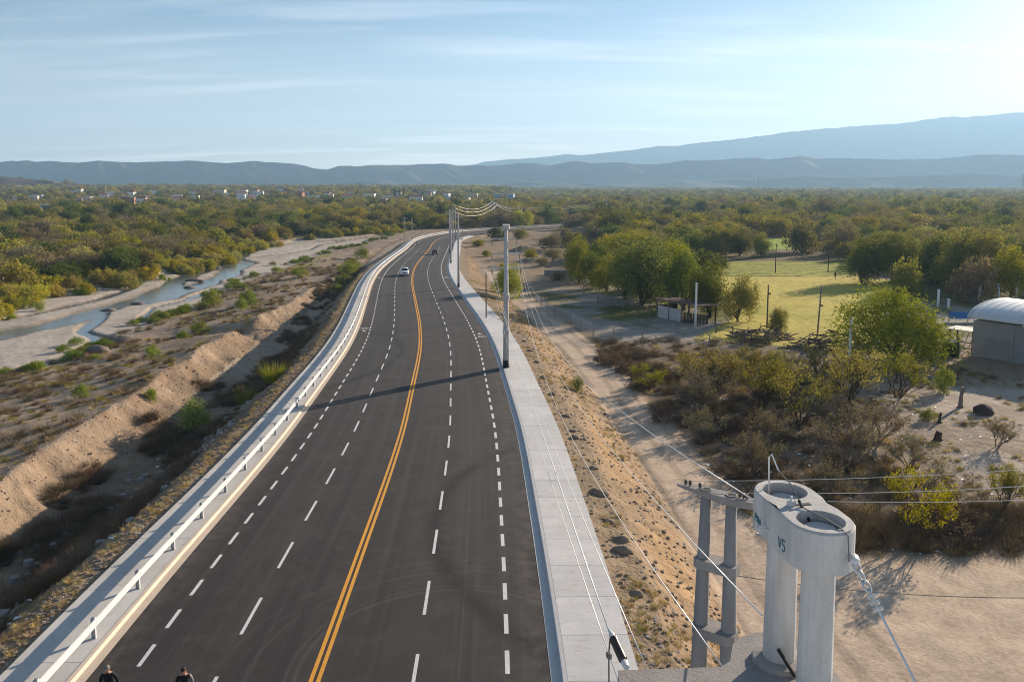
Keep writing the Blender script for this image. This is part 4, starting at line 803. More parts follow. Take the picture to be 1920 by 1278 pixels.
# ------------------------------------------------------------------ guardrail
def guardrail():
    dg = -8.78; sa, sb = S_A, s_of_y(329) + 186
    root = tag(link('guardrail', None), 'white steel guardrail on posts along the left kerb', 'guardrail')
    prof = [(0.0, .74), (.035, .72), (.075, .69), (.075, .655), (.02, .61), (.02, .575), (.075, .53), (.075, .495), (.035, .465), (0, .445), (-.006, .445), (.012, .49), (.06, .51), (.06, .52), (.008, .565), (.008, .62), (.06, .665), (.06, .68), (.02, .71), (-.006, .74)]
    pm = MB()
    pm.box((0, 0, .33), (.012, .16, .96)); pm.box((.045, .074, .33), (.09, .012, .96)); pm.box((.045, -.074, .33), (.09, .012, .96)); pmesh = pm.mesh('post', M['galv'])
    bm_ = MB(); bm_.lathe([(.0, 0), (.028, 0), (.024, .016), (0, .018)], 8, M=Matrix.Rotation(R(90), 3, 'Y')); bmesh_ = bm_.mesh('bolt', M['galv'])
    s = s_of_y(28.3) - 3.75 * 3; q = s - 3.78 * .5; k = 0
    while q < sb - 8:
        e_ = .005 * (k % 2); extrude_strip('rail', [(dg + .07 + a + e_, b + .155 + e_) for a, b in prof], M['rail'], q - .12, q + 7.56 + .12, 1.9, root); q += 7.56; k += 1
    while s < sb - 2:
        p = rp(s, dg, .155); q = rp(s + .5, dg); a = math.atan2(q[1] - p[1], q[0] - p[0])
        o = link('post', pmesh, root, p, a + math.pi); 
        if s < s_of_y(120): link('bolt', bmesh_, root, rp(s, dg + .097, .155 + .592), a - math.pi / 2)
        s += 3.78
guardrail()
# ------------------------------------------------------------------ utility poles and cables
CONE = lambda h, r0, r1: [(r0, -.6), (r0, 0), (r1, h), (r1 * .3, h + .01)]
def insulator(root, x, y, z, n=5, ln=.55, r=.07, M3=None, name='insulator'):
    b = MB(); pr_ = [(.018, 0)]
    for k in range(n):
        a = ln * (k + .3) / n; pr_ += [(.03, a), (r, a + ln / n * .3), (.035, a + ln / n * .55)]
    pr_ += [(.018, ln)]
    b.lathe(pr_, 8, (x, y, z), M3 or Matrix.Rotation(math.pi, 3, 'X')); return b.build(name, M['insul'], root, True)
def crossarm(root, z, x0, x1, y, t=.14, ins=True, small=False):
    b = MB(); b.box(((x0 + x1) / 2, y, z), (abs(x1 - x0), .13, t)); o = b.build('crossarm', M['conc_pole'], root)
    if ins:
        for x in ([x0] if x0 < 0 else []) + ([x1] if x1 > .3 else []): insulator(o, x * .97, y, z - t / 2, 4, .6 if not small else .5)
    return o
def twin_pole(x, y, h, label, sep=.95, rz=0):
    o = thing('utility_pole', label, 'utility pole', (x, y, gz(x, y) * 0 + float(np.interp(y, CL[:330, 1], CZ[:330])) + .17), rz, 'concrete utility poles along the road')
    for s in (-1, 1):
        b = MB(); b.lathe([(.30, .75), (.17, h), (.05, h + .01)], 14, (0, s * sep / 2, 0)); b.build('shaft', M['conc_pole'], o, True)
        b = MB(); b.lathe([(.335, -.4), (.335, 0), (.32, .76), (.2, .77)], 14, (0, s * sep / 2, 0)); b.build('black_base_band', M['black'], o, True)
    for z in (3.7, 7.05):
        b = MB(); b.prism([(.34 * math.cos(a) , (sep / 2 + .16) * (1 if math.sin(a) > 0 else -1) + .3 * math.sin(a)) for a in np.linspace(.0, 2 * math.pi, 18, endpoint=False)], z - .22, z + .22); b.build('spacer_block', M['conc_pole'], o)
    b = MB(); b.prism([(-.30, -sep / 2 - .34), (.30, -sep / 2 - .34), (.34, 0), (.30, sep / 2 + .34), (-.30, sep / 2 + .34), (-.34, 0)], h - .35, h + .08); b.build('cap_block', M['conc_pole'], o)
    return o, h
tp, _ = twin_pole(-.58, 77.4, 14.0, 'nearest twin concrete utility pole standing on the right walkway')
for z in (12.7, 11.25, 9.85):
    crossarm(tp, z, -1.40, -.1, -.25); crossarm(tp, z - .02, .1, 1.0 if z == 12.7 else 1.45, .25, ins=False)
b = MB(); b.tube([(.15, .25, 10.2), (1.5, .25, 11.25)], .05, 6); b.build('brace', M['conc_pole'], tp)
for q in ((1.35, .25, 11.25), (1.0, .25, 12.6), (1.4, .25, 9.8)): insulator(tp, *q)
def pole(x, y, h, label, zb=None, r0=.24, r1=.13, arms=((.5, 1.3), (2.0, 1.3), (3.4, 1.3)), group='concrete utility poles along the road', mat='conc_pole', side=-1, twin=False):
    zb = gz(x, y) if zb is None else zb
    o = thing('utility_pole', label, 'utility pole', (x, y, zb), 0, group)
    for s in ((-.5, .5) if twin else (0,)):
        b = MB(); b.lathe([(r0, .7), (r1, h), (r1 * .3, h + .01)], 12, (s, 0, 0)); b.build('shaft', M[mat], o, True)
        b = MB(); b.lathe([(r0 + .02, -.5), (r0 + .015, .71), (r0 * .7, .715)], 12, (s, 0, 0)); b.build('black_base_band' if mat == 'conc_pole' else 'footing', M['black' if mat == 'conc_pole' else mat], o, True)
    for dz, ln in arms:
        crossarm(o, h - dz, -ln, ln * .75, -r0 - .02, .14, True, True)
    return o
rz_ = lambda y: float(np.interp(y, CL[:330, 1], CZ[:330])) + .17
pole(-10.3, 152.2, 14.4, 'second utility pole along the right walkway beyond the nearest twin pole', rz_(152), arms=((.9, 1.2), (3.2, 1.2), (5.0, 1.2)))
pole(-16.6, 215, 14.2, 'third utility pole along the right walkway', rz_(215), arms=((.9, 1.2), (3.2, 1.2), (5.0, 1.2)))
pole(-20.6, 262, 14.2, 'fourth utility pole along the right walkway', rz_(262), arms=((.9, 1.2), (3.2, 1.2)))
pole(-22.3, 300, 14.4, 'last utility pole on the walkway before the bend', rz_(300), arms=((.9, 1.2), (3.2, 1.2)))
pole(-24.0, 337, 15.0, 'tall utility pole where the road bends right', -6.3, arms=((.6, 1.6), (2.6, 1.6)))
pole(-9.5, 436, 14.5, 'utility pole with cables beyond the road bend', -6.5, arms=((.8, 1.8), (2.8, 1.8)))
pole(4.8, 452, 10.5, 'twin utility pole beyond the bend, right of the single one', -6.5, arms=((.3, 1.6),), twin=True)
pole(-44, 326, 11, 'thin pole outside the bend behind the guardrail, left one', -7.2, r0=.16, r1=.1, arms=((.3, 1.0),)); pole(-42.5, 338, 10.5, 'thin pole outside the bend behind the guardrail, right one', -7.2, r0=.16, r1=.1, arms=())
pole(60, 505, 14, 'far utility pole among the scrub right of the bend', None, arms=((.8, 1.8), (2.4, 1.8))); pole(96, 585, 14, 'farthest utility pole on the right near the bare ground', None, arms=((.8, 1.8),)); pole(118, 690, 14, 'faint far utility pole above the dark round tree', None, arms=((.8, 1.8),))
def slim(x, y, h, label, r0, r1, mat, lean=0.0, fit=None, name='post', grp=None):
    o = thing(name, label, 'post', (x, y, gz(x, y)), 0, grp); o.rotation_euler = (0, lean, 0)
    b = MB(); b.lathe([(r0, -.5), (r0 * .95, h * .3), (r1, h), (r1 * .3, h + .02)], 10); b.build('shaft', M[mat], o, True)
    b = MB(); b.box((0, 0, h - .25), (r1 * 2.3, r1 * 2.3, .06)); b.build('band', M['galv'], o)
    if fit:
        b = MB(); b.box((.22, 0, h * fit), (.34, .16, .2)); b.tube([(0, 0, h * fit), (.2, 0, h * fit)], .025, 5); b.build('floodlight', M['black'], o)
    return o
o = slim(-3.65, 111, 6.5, 'thin dark metal post standing on the right walkway', .09, .07, 'wood_dark'); o.location.z = rz_(111)
slim(26.7, 114.2, 6.6, 'white concrete post right of the shed', .17, .13, 'white', 0, None)
slim(16.1, 170.2, 6.1, 'pale concrete post left of the tree belt', .15, .11, 'white'); slim(36.9, 113.5, 6.3, 'dark wooden floodlight post at the near edge of the field', .12, .09, 'wood_dark', 0, .8); slim(41.3, 106, 7.0, 'leaning floodlight post in front of the field', .12, .09, 'wood', .045, .62)
slim(37.6, 87, 5.8, 'white concrete post left of the big feathery tree', .16, .12, 'white'); slim(66, 198, 7.4, 'tall wooden floodlight post at the furrows', .14, .1, 'wood_dark', 0, .9); slim(80, 200, 5.4, 'wooden post at the right of the furrows', .13, .1, 'wood_dark'); slim(58, 214.5, 3.8, 'short wooden post at the left of the furrows', .13, .1, 'wood_dark')
slim(88.5, 186, 4.5, 'wooden post in front of the dark grove', .14, .1, 'post'); slim(85, 168, 2.4, 'short wooden post at the shaded field corner', .12, .1, 'post')
for x, y, h, lb in ((83, 139.8, 3.2, 'white fence post behind the barn roof, first from the left'), (87.8, 142.2, 3.2, 'white fence post behind the barn roof, second from the left'), (91.9, 143.5, 3.4, 'white fence post behind the barn roof, third from the left'), (73, 134.8, 3.0, 'white fence post right of the big feathery tree, taller'), (73.9, 133.2, 1.6, 'white fence post right of the big feathery tree, shorter')): slim(x, y, h, lb, .22, .2, 'white', 0, None, 'fence_post', 'white fence posts behind the barn')
def cable(p, q, sag, r, label, mat='wire', n=26, cat='cable'):
    p, q = Vector(p), Vector(q); b = MB()
    b.tube([tuple(p.lerp(q, k / n) - Vector((0, 0, 4 * sag * (k / n) * (1 - k / n)))) for k in range(n + 1)], r, 5)
    o = b.build('power_cable', M[mat], None, True); return tag(o, label, cat, 'overhead cables')
cable((-1.94, 77.15, 8.2), (1.04, 8.05, 12.24), .25, .0075, 'cable over the right walkway ending at the ribbed insulator')
cable((-1.94, 77.15, 9.6), (1.36, 7.43, 12.17), 1.1, .006, 'thin cable over the outer edge of the right walkway')
cable((.40, 77.6, 11.0), (2.12, 7.56, 12.17), 3.4, .0075, 'slack cable sagging over the orange slope')
cable((.78, 77.6, 9.7), (2.56, 7.72, 12.62), 2.6, .0075, 'slack cable sagging along the sandy track, lower one')
cable((.80, 77.6, 10.1), (5.05, 20.35, 7.1), 1.6, .008, 'dark slack cable just above the lower track cable', 'wire_dark')
cable((.85, 77.6, 10.1), (2.47, 7.80, 13.80), 2.5, .0075, 'cable running over the track up to the concrete pole head')
cable((-1.94, 77.15, 8.1), (1.05, 7.4, 12.12), .9, .005, 'thin cable above the right kerb')
for k, z in enumerate((7.9, 7.0, 5.7)):
    cable((-24 - 1.2 * (k - 1), 336.8, z), (-9.5 + 1.2 * (k - 1), 435.8, z), 2.6 + .5 * k, .06, ['upper', 'middle', 'lower'][k] + ' drooping cable between the bend pole and the pole beyond')
    cable((-9.5 + 1.2 * (k - 1), 435.8, z), (4.8 + 1.0 * (k - 1), 451.8, z - 3.3), 1.6, .06, ['upper', 'middle', 'lower'][k] + ' drooping cable between the two poles beyond the bend')
    cable((4.8 + 1.0 * (k - 1), 451.8, z - 3.3), (60 + 1.2 * (k - 1), 505, z - .5), 2.6, .06, ['upper', 'middle', 'lower'][k] + ' cable running right from the twin pole beyond the bend')
# --- tall twin pole right under the camera: V5 head block, platform arm, chain
def near_pole():
    gx_, gy_ = 2.73, 7.3; zb = gz(gx_, gy_); o = thing('utility_pole', 'large twin concrete pole in the foreground with a V5 head block', 'utility pole', (0, 0, 0))
    A_, B_ = Vector((2.80, 6.93)), Vector((2.71, 7.62)); ax = (B_ - A_).normalized(); nx = Vector((ax.y, -ax.x)); zt = 13.98; hb_ = .39
    for c in (A_, B_):
        b = MB(); n = 12; lo = zb - .5
        b.lathe([(.29, lo - 0), (.143, 13.9), (.10, 13.9)], 16, (c.x, c.y, 0)); b.build('shaft', M['conc_new'], o)
    # head block: rounded slab with two round sockets
    b = MB(); n = 28; rO, rI = .295, .215; mid = (A_ + B_) / 2; L2 = (B_ - A_).length / 2
    def out_pt(a):
        u, w = math.cos(a), math.sin(a)              # u along the axis, w across
        if u > 0: q = B_ + ax * (u * rO) + nx * (w * rO)
        else: q = A_ + ax * (u * rO) + nx * (w * rO)
        return q
    ang_ = [2 * math.pi * (k + .5) / n for k in range(n)]
    ring = [out_pt(a) for a in ang_]
    top = [(p.x, p.y, zt) for p in ring]; ch = .022; inner = [mid + (p - mid) * (1 - ch / .5) for p in ring]
    V = [(p.x, p.y, zt - hb_) for p in ring] + [(p.x, p.y, zt - ch) for p in ring] + [(p.x, p.y, zt) for p in inner]
    F = [(k, (k + 1) % n, n + (k + 1) % n, n + k) for k in range(n)] + [(n + k, n + (k + 1) % n, 2 * n + (k + 1) % n, 2 * n + k) for k in range(n)] + [tuple(range(n - 1, -1, -1))]
    b.add(V, F)
    # top face with holes: two fans, split at the middle
    for C_, sgn in ((A_, -1), (B_, 1)):
        h = 20; base = len(b.v); vs = []; hole = []
        for k in range(h):
            a = 2 * math.pi * k / h; d = ax * math.cos(a) + nx * math.sin(a); hp = C_ + d * rI; hole.append((hp.x, hp.y, zt))
            # outer limit in this direction: block outline or the mid line
            t = rO * (1 - ch / .5) ; op = C_ + d * t
            along = math.cos(a) * sgn
            if along < 0:
                w = abs(math.sin(a)); tt = min((rO * (1 - ch / .5)) / max(w, 1e-6), L2 / max(-along, 1e-6)); op = C_ + d * tt
            vs.append((op.x, op.y, zt + .0))
        b.add(hole + vs, [(k, h + k, h + (k + 1) % h, (k + 1) % h) for k in range(h)])
        b.add(hole + [(x, y, zt - .30) for x, y, z in hole], [(k, (k + 1) % h, h + (k + 1) % h, h + k) for k in range(h)])
    hb2 = b.build('head_block', M['conc_new'], o)
    for C_, sd_ in ((A_, 1), (B_, 2)):
        b = MB(); rr = random.Random(sd_)
        b.lathe([(.214, zt - .30), (.214, zt - .215), (.12, zt - .225), (.0, zt - .225)], 18, (C_.x, C_.y, 0)); b.build('grout_fill', M['conc_grey'], hb2)
        b = MB()
        for k in range(34):
            a = rr.uniform(0, 6.28); q = .20 * rr.uniform(.55, .93); s = rr.uniform(.015, .04); b.box((C_.x + q * math.cos(a), C_.y + q * math.sin(a), zt - .21 + s * .3), (s, s * 1.2, s), rr.uniform(0, 3), .6)
        b.build('rubble', M['rubble'], hb2)
        b = MB(); b.lathe([(.09, zt - .224), (.09, zt - .21), (.0, zt - .21)], 12, (C_.x + .03, C_.y - .02, 0)); b.build('blue_plastic_bag', plain('blue_plastic', (.08, .25, .55), .5), hb2)
    # thin black plate painting the dark of a gap between the sockets
    b = MB(); b.box((mid.x, mid.y + .0, zt + .002), (.17, .045, .006), math.atan2(nx.y, nx.x)); b.build('slot_shade', M['black'], hb2)
    # painted letters on the side that faces the road (left)
    let = plain('blue_marker_paint', (.03, .14, .20), .7)
    def stroke(name, segs, s0, w0, sc_):
        b = MB()
        for (u0, v0, u1, v1) in segs:
            p0 = Vector((u0, v0)) * sc_; p1 = Vector((u1, v1)) * sc_; t_ = (p1 - p0).normalized(); nn = Vector((-t_.y, t_.x)) * .007; V = []
            for q in (p0 + nn, p0 - nn, p1 - nn, p1 + nn):
                w = mid - ax * (s0 + q.x) - nx * (rO + .003); V.append((w.x, w.y, zt - w0 + q.y))
            b.add(V, [(0, 1, 2, 3)])
        b.build(name, let, hb2)
    stroke('lettering', [(0, 1, .28, 0), (.28, 0, .56, 1), (1.3, 1, .82, 1), (.82, 1, .8, .55), (.8, .55, 1.15, .55), (1.15, .55, 1.25, .25), (1.25, .25, 1.1, 0), (1.1, 0, .78, .04)], .14, .33, .105)
    stroke('lettering', [(0, 0, 0, 1), (0, 1, .35, .9), (.35, .9, .35, .6), (.35, .6, 0, .5), (.55, 0, .55, .8), (.55, .8, .9, .8), (.9, .8, .9, 0), (.55, .4, .9, .4), (1.1, 0, 1.3, .8), (1.3, .8, 1.5, 0)], -.36, .30, .085)
    b = MB(); P0 = mid + ax * .12 - nx * rO; b.tube([(P0.x + nx.x * .02, P0.y, zt - .25), (P0.x - .07, P0.y + .02, zt - .25), (P0.x - .085, P0.y - .02, zt - .255), (P0.x - .07, P0.y - .06, zt - .26), (P0.x + .02, P0.y - .06, zt - .26)], .009, 6); b.build('steel_loop', M['galv'], hb2)
    # earthing wire over the head
    b = MB(); b.tube([(B_.x - .12, B_.y + .10, zt - .13), (B_.x - .13, B_.y + .12, zt + .30), (B_.x - .11, B_.y + .10, zt + .34), (B_.x - .06, B_.y + .02, zt + .19)], .008, 6); b.build('wire_hook', M['wire'], o)
    b = MB(); b.tube([(B_.x - .07, B_.y + .02, zt + .2), (B_.x + .0, B_.y - .14, zt + .13), (mid.x - .03, mid.y - .05, zt + .03), (mid.x - .02, mid.y - .12, zt + .012), (A_.x + .02, A_.y - .02, zt + .03), (A_.x + .10, A_.y - .20, zt + .012), (A_.x + .13, A_.y - .285, zt - .02), (A_.x + .14, A_.y - .30, zt - .25)], .007, 6); b.build('earth_wire', M['wire_dark'], o)
    b = MB(); b.tube([(mid.x - .04, mid.y - .02, zt + .05), (mid.x + .02, mid.y - .15, zt - .10)], .014, 6); b.build('cable_end', M['black'], o)
    b = MB(); b.box((mid.x - .11, mid.y - .02, zt + .025), (.07, .05, .05), .4); b.lathe([(.012, 0), (.012, .06), (0, .062)], 6, (mid.x - .11, mid.y - .02, zt + .03)); b.build('clamp', M['galv'], o)
    # shackle chain and guy wire at the right end
    cp = A_ + nx * .16 - ax * .275; b = MB(); z0 = zt - .26
    b.lathe([(.03, 0), (.06, .01), (.06, .02), (.02, .06), (0, .06)], 10, (cp.x, cp.y, z0), Matrix.Rotation(R(60), 3, 'X')); b.build('anchor_eye', M['galv'], o)
    dr = Vector((.12, -.55, -.42)).normalized(); p = Vector((cp.x, cp.y - .03, z0)); side = dr.cross(Vector((0, 0, 1))).normalized(); upv = side.cross(dr)
    for k in range(3):
        b = MB(); c_ = p + dr * (.05 + .085 * k); e = side if k % 2 == 0 else upv
        b.tube([tuple(c_ + dr * .055 * math.cos(a) + e * .030 * math.sin(a)) for a in np.linspace(0, 2 * math.pi, 13)], .011, 6, False); b.build('chain_link', M['galv'], o, True)
    for k in range(3):
        b = MB(); c_ = p + dr * (.31 + .055 * k); b.tube([tuple(c_ - side * .04), tuple(c_ + side * .04)], .017, 6); b.tube([tuple(c_ - upv * .03 + side * .02), tuple(c_ + upv * .04 + side * .02)], .014, 6); b.tube([tuple(c_ - upv * .03 - side * .02), tuple(c_ + upv * .04 - side * .02)], .014, 6); b.build('cable_grip', M['galv'], o)
    b = MB(); b.tube([tuple(p + dr * .28), tuple(p + dr * 6)], .011, 6); b.build('guy_wire', M['wire'], o)
    # platform arm under the head
    b = MB(); poly = [(1.06, 7.46), (1.04, 7.18), (1.9, 6.75), (2.35, 6.45), (2.75, 6.32), (3.12, 6.40), (3.25, 6.75), (3.2, 7.5), (3.1, 7.95), (2.9, 8.12), (2.65, 8.14), (2.45, 8.05), (2.32, 7.9), (2.22, 7.62), (2.1, 7.52)]
    b.prism(poly, 12.0, 12.19); b.build('platform_arm', M['conc_grey'], o)
    b = MB(); b.lathe([(.27, 12.19), (.26, 12.235), (.18, 12.25)], 14, (B_.x, B_.y, 0)); b.build('mortar_collar', M['rubble'], o)
    b = MB(); b.tube([(B_.x - .08, B_.y - .20, 12.44), (B_.x + .06, B_.y - .30, 12.22)], .018, 6); b.build('black_tube', M['black'], o)
    return o
near_pole()
ins = thing('tension_insulator', 'ribbed brown tension insulator at the tip of the platform arm', 'insulator', (0, 0, 0))
p0, p1 = Vector((1.13, 7.42, 12.2)), Vector((1.045, 8.0, 12.22)); q_ = (p1 - p0); q_.z = .02; ln_ = q_.length; rot = q_.to_track_quat('Z', 'Y').to_matrix(); b = MB(); pf = [(.022, .06)]
for k in range(13): pf += [(.034, .10 + k * .028), (.047, .112 + k * .028), (.034, .124 + k * .028)]
pf += [(.02, .48)]; b.lathe(pf, 14, p0 + Vector((0, 0, .06)), rot); b.build('ribbed_body', M['insul'], ins, True)
b = MB(); b.lathe([(.03, -.02), (.036, .06), (.02, .07)], 10, p0 + Vector((0, 0, .06)), rot); b.lathe([(.03, .47), (.034, .52), (.014, .6), (.01, .62)], 10, p0 + Vector((0, 0, .06)), rot); b.build('end_fitting', M['galv'], ins)
b = MB(); b.tube([(1.04, 7.95, 12.26), (1.0, 7.75, 12.18), (.985, 7.6, 12.0), (.99, 7.5, 11.5)], .009, 5); b.box((1.0, 7.74, 12.17), (.04, .06, .05), .3); b.build('jumper_wire', M['wire_dark'], ins)
def short_twin():
    zb = gz(5.5, 20); o = thing('utility_pole', 'weathered twin concrete pole with a tapered arm left of the V5 pole', 'utility pole', (0, 0, 0)); A_, B_ = (5.10, 20.25), (5.66, 19.85); T0, T1 = (5.12, 20.2), (5.67, 19.8)
    for (x0, y0), (x1, y1) in ((A_, T0), (B_, T1)):
        b = MB(); b.tube([(x0 - (.12 if x0 < 5.4 else -.10), y0, zb - .5), (x1, y1, 9.0)], [.30, .135], 14); b.build('shaft', M['conc_grey'], o, True)
    ax = Vector((T1[0] - T0[0], T1[1] - T0[1])).normalized(); nn = Vector((-ax.y, ax.x)); m_ = (Vector(T0) + Vector(T1)) / 2
    for z in (7.05, 5.2):
        b = MB(); w = .30 + .03 * (7 - z); b.prism([tuple(m_ + ax * u + nn * v) for u, v in ((-.58, -.16), (-.45, -w + .04), (.45, -w + .04), (.58, -.16), (.58, .16), (.45, w - .04), (-.45, w - .04), (-.58, .16))], z - .13, z + .13); b.build('spacer_block', M['conc_grey'], o)
    b = MB(); ring = []
    for u, w, h in ((-1.15, .07, .05), (-.4, .17, .12), (.1, .22, .16), (.45, .22, .17), (.95, .16, .15)):
        c = m_ + ax * u; ring.append([(c.x + nn.x * w, c.y + nn.y * w, 9.02), (c.x - nn.x * w, c.y - nn.y * w, 9.02), (c.x - nn.x * w * .8, c.y - nn.y * w * .8, 9.02 - h * 1.3), (c.x + nn.x * w * .8, c.y + nn.y * w * .8, 9.02 - h * 1.3)])
    b.loft(ring); arm = b.build('tapered_arm', M['conc_grey'], o)
    for T in (T0, T1):
        b = MB(); b.lathe([(.15, 9.015), (.15, 9.04), (.11, 9.045), (.1, 9.03)], 14, (T[0], T[1], 0)); b.build('socket_rim', M['conc_grey'], arm, True)
        b = MB(); b.lathe([(.1, 9.035), (.1, 9.042), (0, 9.042)], 14, (T[0], T[1], 0)); b.build('socket_hole_shade', M['black'], arm)  # flat black disc painting the dark inside of the hole
    for u in (-.92, -.80, -.52, .56, .66, .74):
        c = m_ + ax * u; b = MB(); b.lathe([(.012, 9.02), (.03, 9.05), (.05, 9.08), (.035, 9.10), (.045, 9.13), (.03, 9.16), (0, 9.17)], 10, (c.x, c.y, 0)); b.build('pin_insulator', M['insul'], arm, True)
    b = MB(); c = m_ - ax * .68; b.tube([(c.x, c.y, 8.95), (c.x + .01, c.y, 8.5)], .012, 5); b.lathe([(.0, 8.3), (.03, 8.36), (.012, 8.52)], 8, (c.x + .01, c.y, 0)); b.build('hanging_rod', M['wire'], arm)
    return m_, ax
m_, ax_ = short_twin()
for k, (u, zz2, x2, z2, lb) in enumerate(((-.8, 9.16, 14.6, 10.0, 'upper wire crossing to the right behind the V5 pole'), (.56, 9.15, 14.2, 9.75, 'middle wire crossing to the right behind the V5 pole'), (.74, 9.05, 13.8, 9.55, 'lower wire crossing to the right behind the V5 pole'))):
    c = m_ + ax_ * u; cable((c.x, c.y, zz2), (x2, 19.4 - k * .5, z2), .12, .008, lb)
cable((5.9, 19.8, 6.85), (14.8, 18.6, 6.95), .25, .011, 'twisted black-and-pale cable crossing the sand to the right', 'wire_dark')
# ------------------------------------------------------------------ vehicles
def paint(name, col, rough=.25):
    t = NT(name); k = t.noise(t.co(), 2, 3); t.p.inputs['Coat Weight'].default_value = .6; t.p.inputs['Coat Roughness'].default_value = .08
    return t.done(t.mix(k, tuple(c * .93 for c in col), col), rough)
def ringx(x, w, z0, z1, r=.25, k=.86):
    """rounded cross section at x: half width w, from z0 to z1"""
    h = z1 - z0; return [(x, -w * .92, z0), (x, -w, z0 + h * .25), (x, -w, z0 + h * .55), (x, -w * .97, z1 - h * .14), (x, -w * k, z1), (x, w * k, z1), (x, w * .97, z1 - h * .14), (x, w, z0 + h * .55), (x, w, z0 + h * .25), (x, w * .92, z0)]
def wheel(root, x, y, r, mt):
    w = MB(); Mx = Matrix.Rotation(R(90), 3, 'X'); w.lathe([(r * .6, -.11), (r * .95, -.11), (r, -.07), (r, .07), (r * .95, .11), (r * .6, .11)], 20, (x, y, r), Mx); o = w.build('wheel', M['tyre'], root, True)
    w = MB(); w.lathe([(.02, -.115), (r * .6, -.10), (r * .6, .10), (.02, .115)], 16, (x, y, r), Mx); w.build('rim', M['galv'], o)
M['tyre'] = plain('tyre_rubber', (.02, .02, .02), .9); M['lamp'] = plain('headlamp', (.8, .8, .8), .15); M['red_lamp'] = plain('tail_lamp', (.45, .02, .02), .25); M['plate'] = plain('number_plate', (.6, .6, .6), .6)
def pickup(loc, rz, col, label):
    o = thing('pickup_truck', label, 'pickup', loc, rz); pm = paint('pickup_paint', col)
    b = MB(); b.loft([ringx(2.62, .74, .48, .86), ringx(2.55, .86, .42, 1.02), ringx(2.1, .91, .38, 1.10), ringx(1.2, .92, .36, 1.14), ringx(0, .92, .36, 1.10), ringx(-1.0, .92, .36, 1.10), ringx(-2.5, .90, .42, 1.10), ringx(-2.62, .87, .5, 1.06)]); b.build('body', pm, o, True)
    b = MB(); b.loft([ringx(1.25, .86, 1.05, 1.12, k=.95), ringx(.55, .74, 1.05, 1.74, k=.9), ringx(-.75, .74, 1.05, 1.76, k=.9), ringx(-1.05, .82, 1.05, 1.12, k=.95)]); cab = b.build('cab', pm, o, True)
    b = MB(); b.add([(1.16, -.70, 1.14), (1.16, .70, 1.14), (.60, .62, 1.66), (.60, -.62, 1.66)], [(0, 1, 2, 3)]); [b.v.__setitem__(i, (b.v[i][0] + .03, b.v[i][1], b.v[i][2] + .03)) for i in range(4)]; b.build('windscreen', M['glass'], o)
    for s in (-1, 1):
        for x0, x1, t0, t1 in ((.95, .12, .50, .10), (.04, -.85, .02, -.70)):
            b = MB(); y0, y1 = s * .845, s * .755; b.add([(x0, y0, 1.16), (x1, y0, 1.16), (t1, y1, 1.64), (t0, y1, 1.64)], [(0, 1, 2, 3)]); b.build('side_window', M['glass'], o)
        b = MB(); b.box((.95, s * 1.0, 1.2), (.12, .2, .16)); b.build('mirror', pm, o)
        b = MB(); b.box((2.56, s * .66, .86), (.12, .36, .17)); b.build('headlight', M['lamp'], o)
        b = MB(); b.box((-2.63, s * .80, .85), (.06, .12, .32)); b.build('tail_light', M['red_lamp'], o)
        wheel(o, 1.65, s * .80, .38, None); wheel(o, -1.6, s * .80, .38, None)
    b = MB(); b.box((2.62, 0, .86), (.06, .78, .2)); b.build('grille', M['black'], o); b = MB(); b.box((2.60, 0, .56), (.16, 1.66, .22)); b.build('bumper', pm, o); b = MB(); b.box((2.69, 0, .56), (.02, .42, .13)); b.build('number_plate', M['plate'], o); b = MB(); b.box((2.66, 0, .47), (.05, 1.1, .09)); b.build('air_intake', M['black'], o)
    b = MB(); b.box((-1.8, 0, 1.0), (1.45, 1.5, .22)); b.build('load_bed', M['black'], o)
def suv(loc, rz, col, label):
    o = thing('car', label, 'car', loc, rz); pm = paint('car_paint', col)
    b = MB(); b.loft([ringx(2.25, .66, .42, .80), ringx(2.1, .82, .34, .92), ringx(1.2, .88, .32, 1.0), ringx(-1.6, .88, .32, 1.02), ringx(-2.15, .86, .36, 1.02), ringx(-2.25, .82, .44, .95)]); b.build('body', pm, o, True)
    b = MB(); b.loft([ringx(1.15, .82, .95, 1.02, k=.95), ringx(.3, .70, .95, 1.62, k=.9), ringx(-1.55, .70, .95, 1.64, k=.9), ringx(-2.15, .80, .95, 1.04, k=.95)]); b.build('cab', pm, o, True)
    b = MB(); b.add([(-2.10, -.66, 1.06), (-2.10, .66, 1.06), (-1.66, .58, 1.56), (-1.66, -.58, 1.56)], [(3, 2, 1, 0)]); b.build('rear_window', M['glass'], o)
    b = MB(); b.add([(1.1, -.66, 1.06), (1.1, .66, 1.06), (.40, .58, 1.55), (.40, -.58, 1.55)], [(0, 1, 2, 3)]); b.build('windscreen', M['glass'], o)
    for s in (-1, 1):
        b = MB(); b.add([(.85, s * .81, 1.08), (-1.75, s * .81, 1.08), (-1.45, s * .72, 1.52), (.25, s * .72, 1.52)], [(0, 1, 2, 3)]); b.build('side_window', M['glass'], o)
        b = MB(); b.box((-2.24, s * .66, .86), (.08, .26, .16)); b.build('tail_light', M['red_lamp'], o); b = MB(); b.box((.75, s * .95, 1.08), (.1, .18, .14)); b.build('mirror', pm, o); b = MB(); b.box((2.18, s * .6, .72), (.1, .3, .14)); b.build('headlight', M['lamp'], o)
        wheel(o, 1.35, s * .76, .33, None); wheel(o, -1.35, s * .76, .33, None)
    b = MB(); b.box((-2.27, 0, .48), (.12, 1.6, .2)); b.build('bumper', M['black'], o); b = MB(); b.box((-2.28, 0, .74), (.03, .4, .12)); b.build('number_plate', M['plate'], o)
def heading(s): p, q = rp(s - 1, 0), rp(s + 1, 0); return math.atan2(q[1] - p[1], q[0] - p[0])
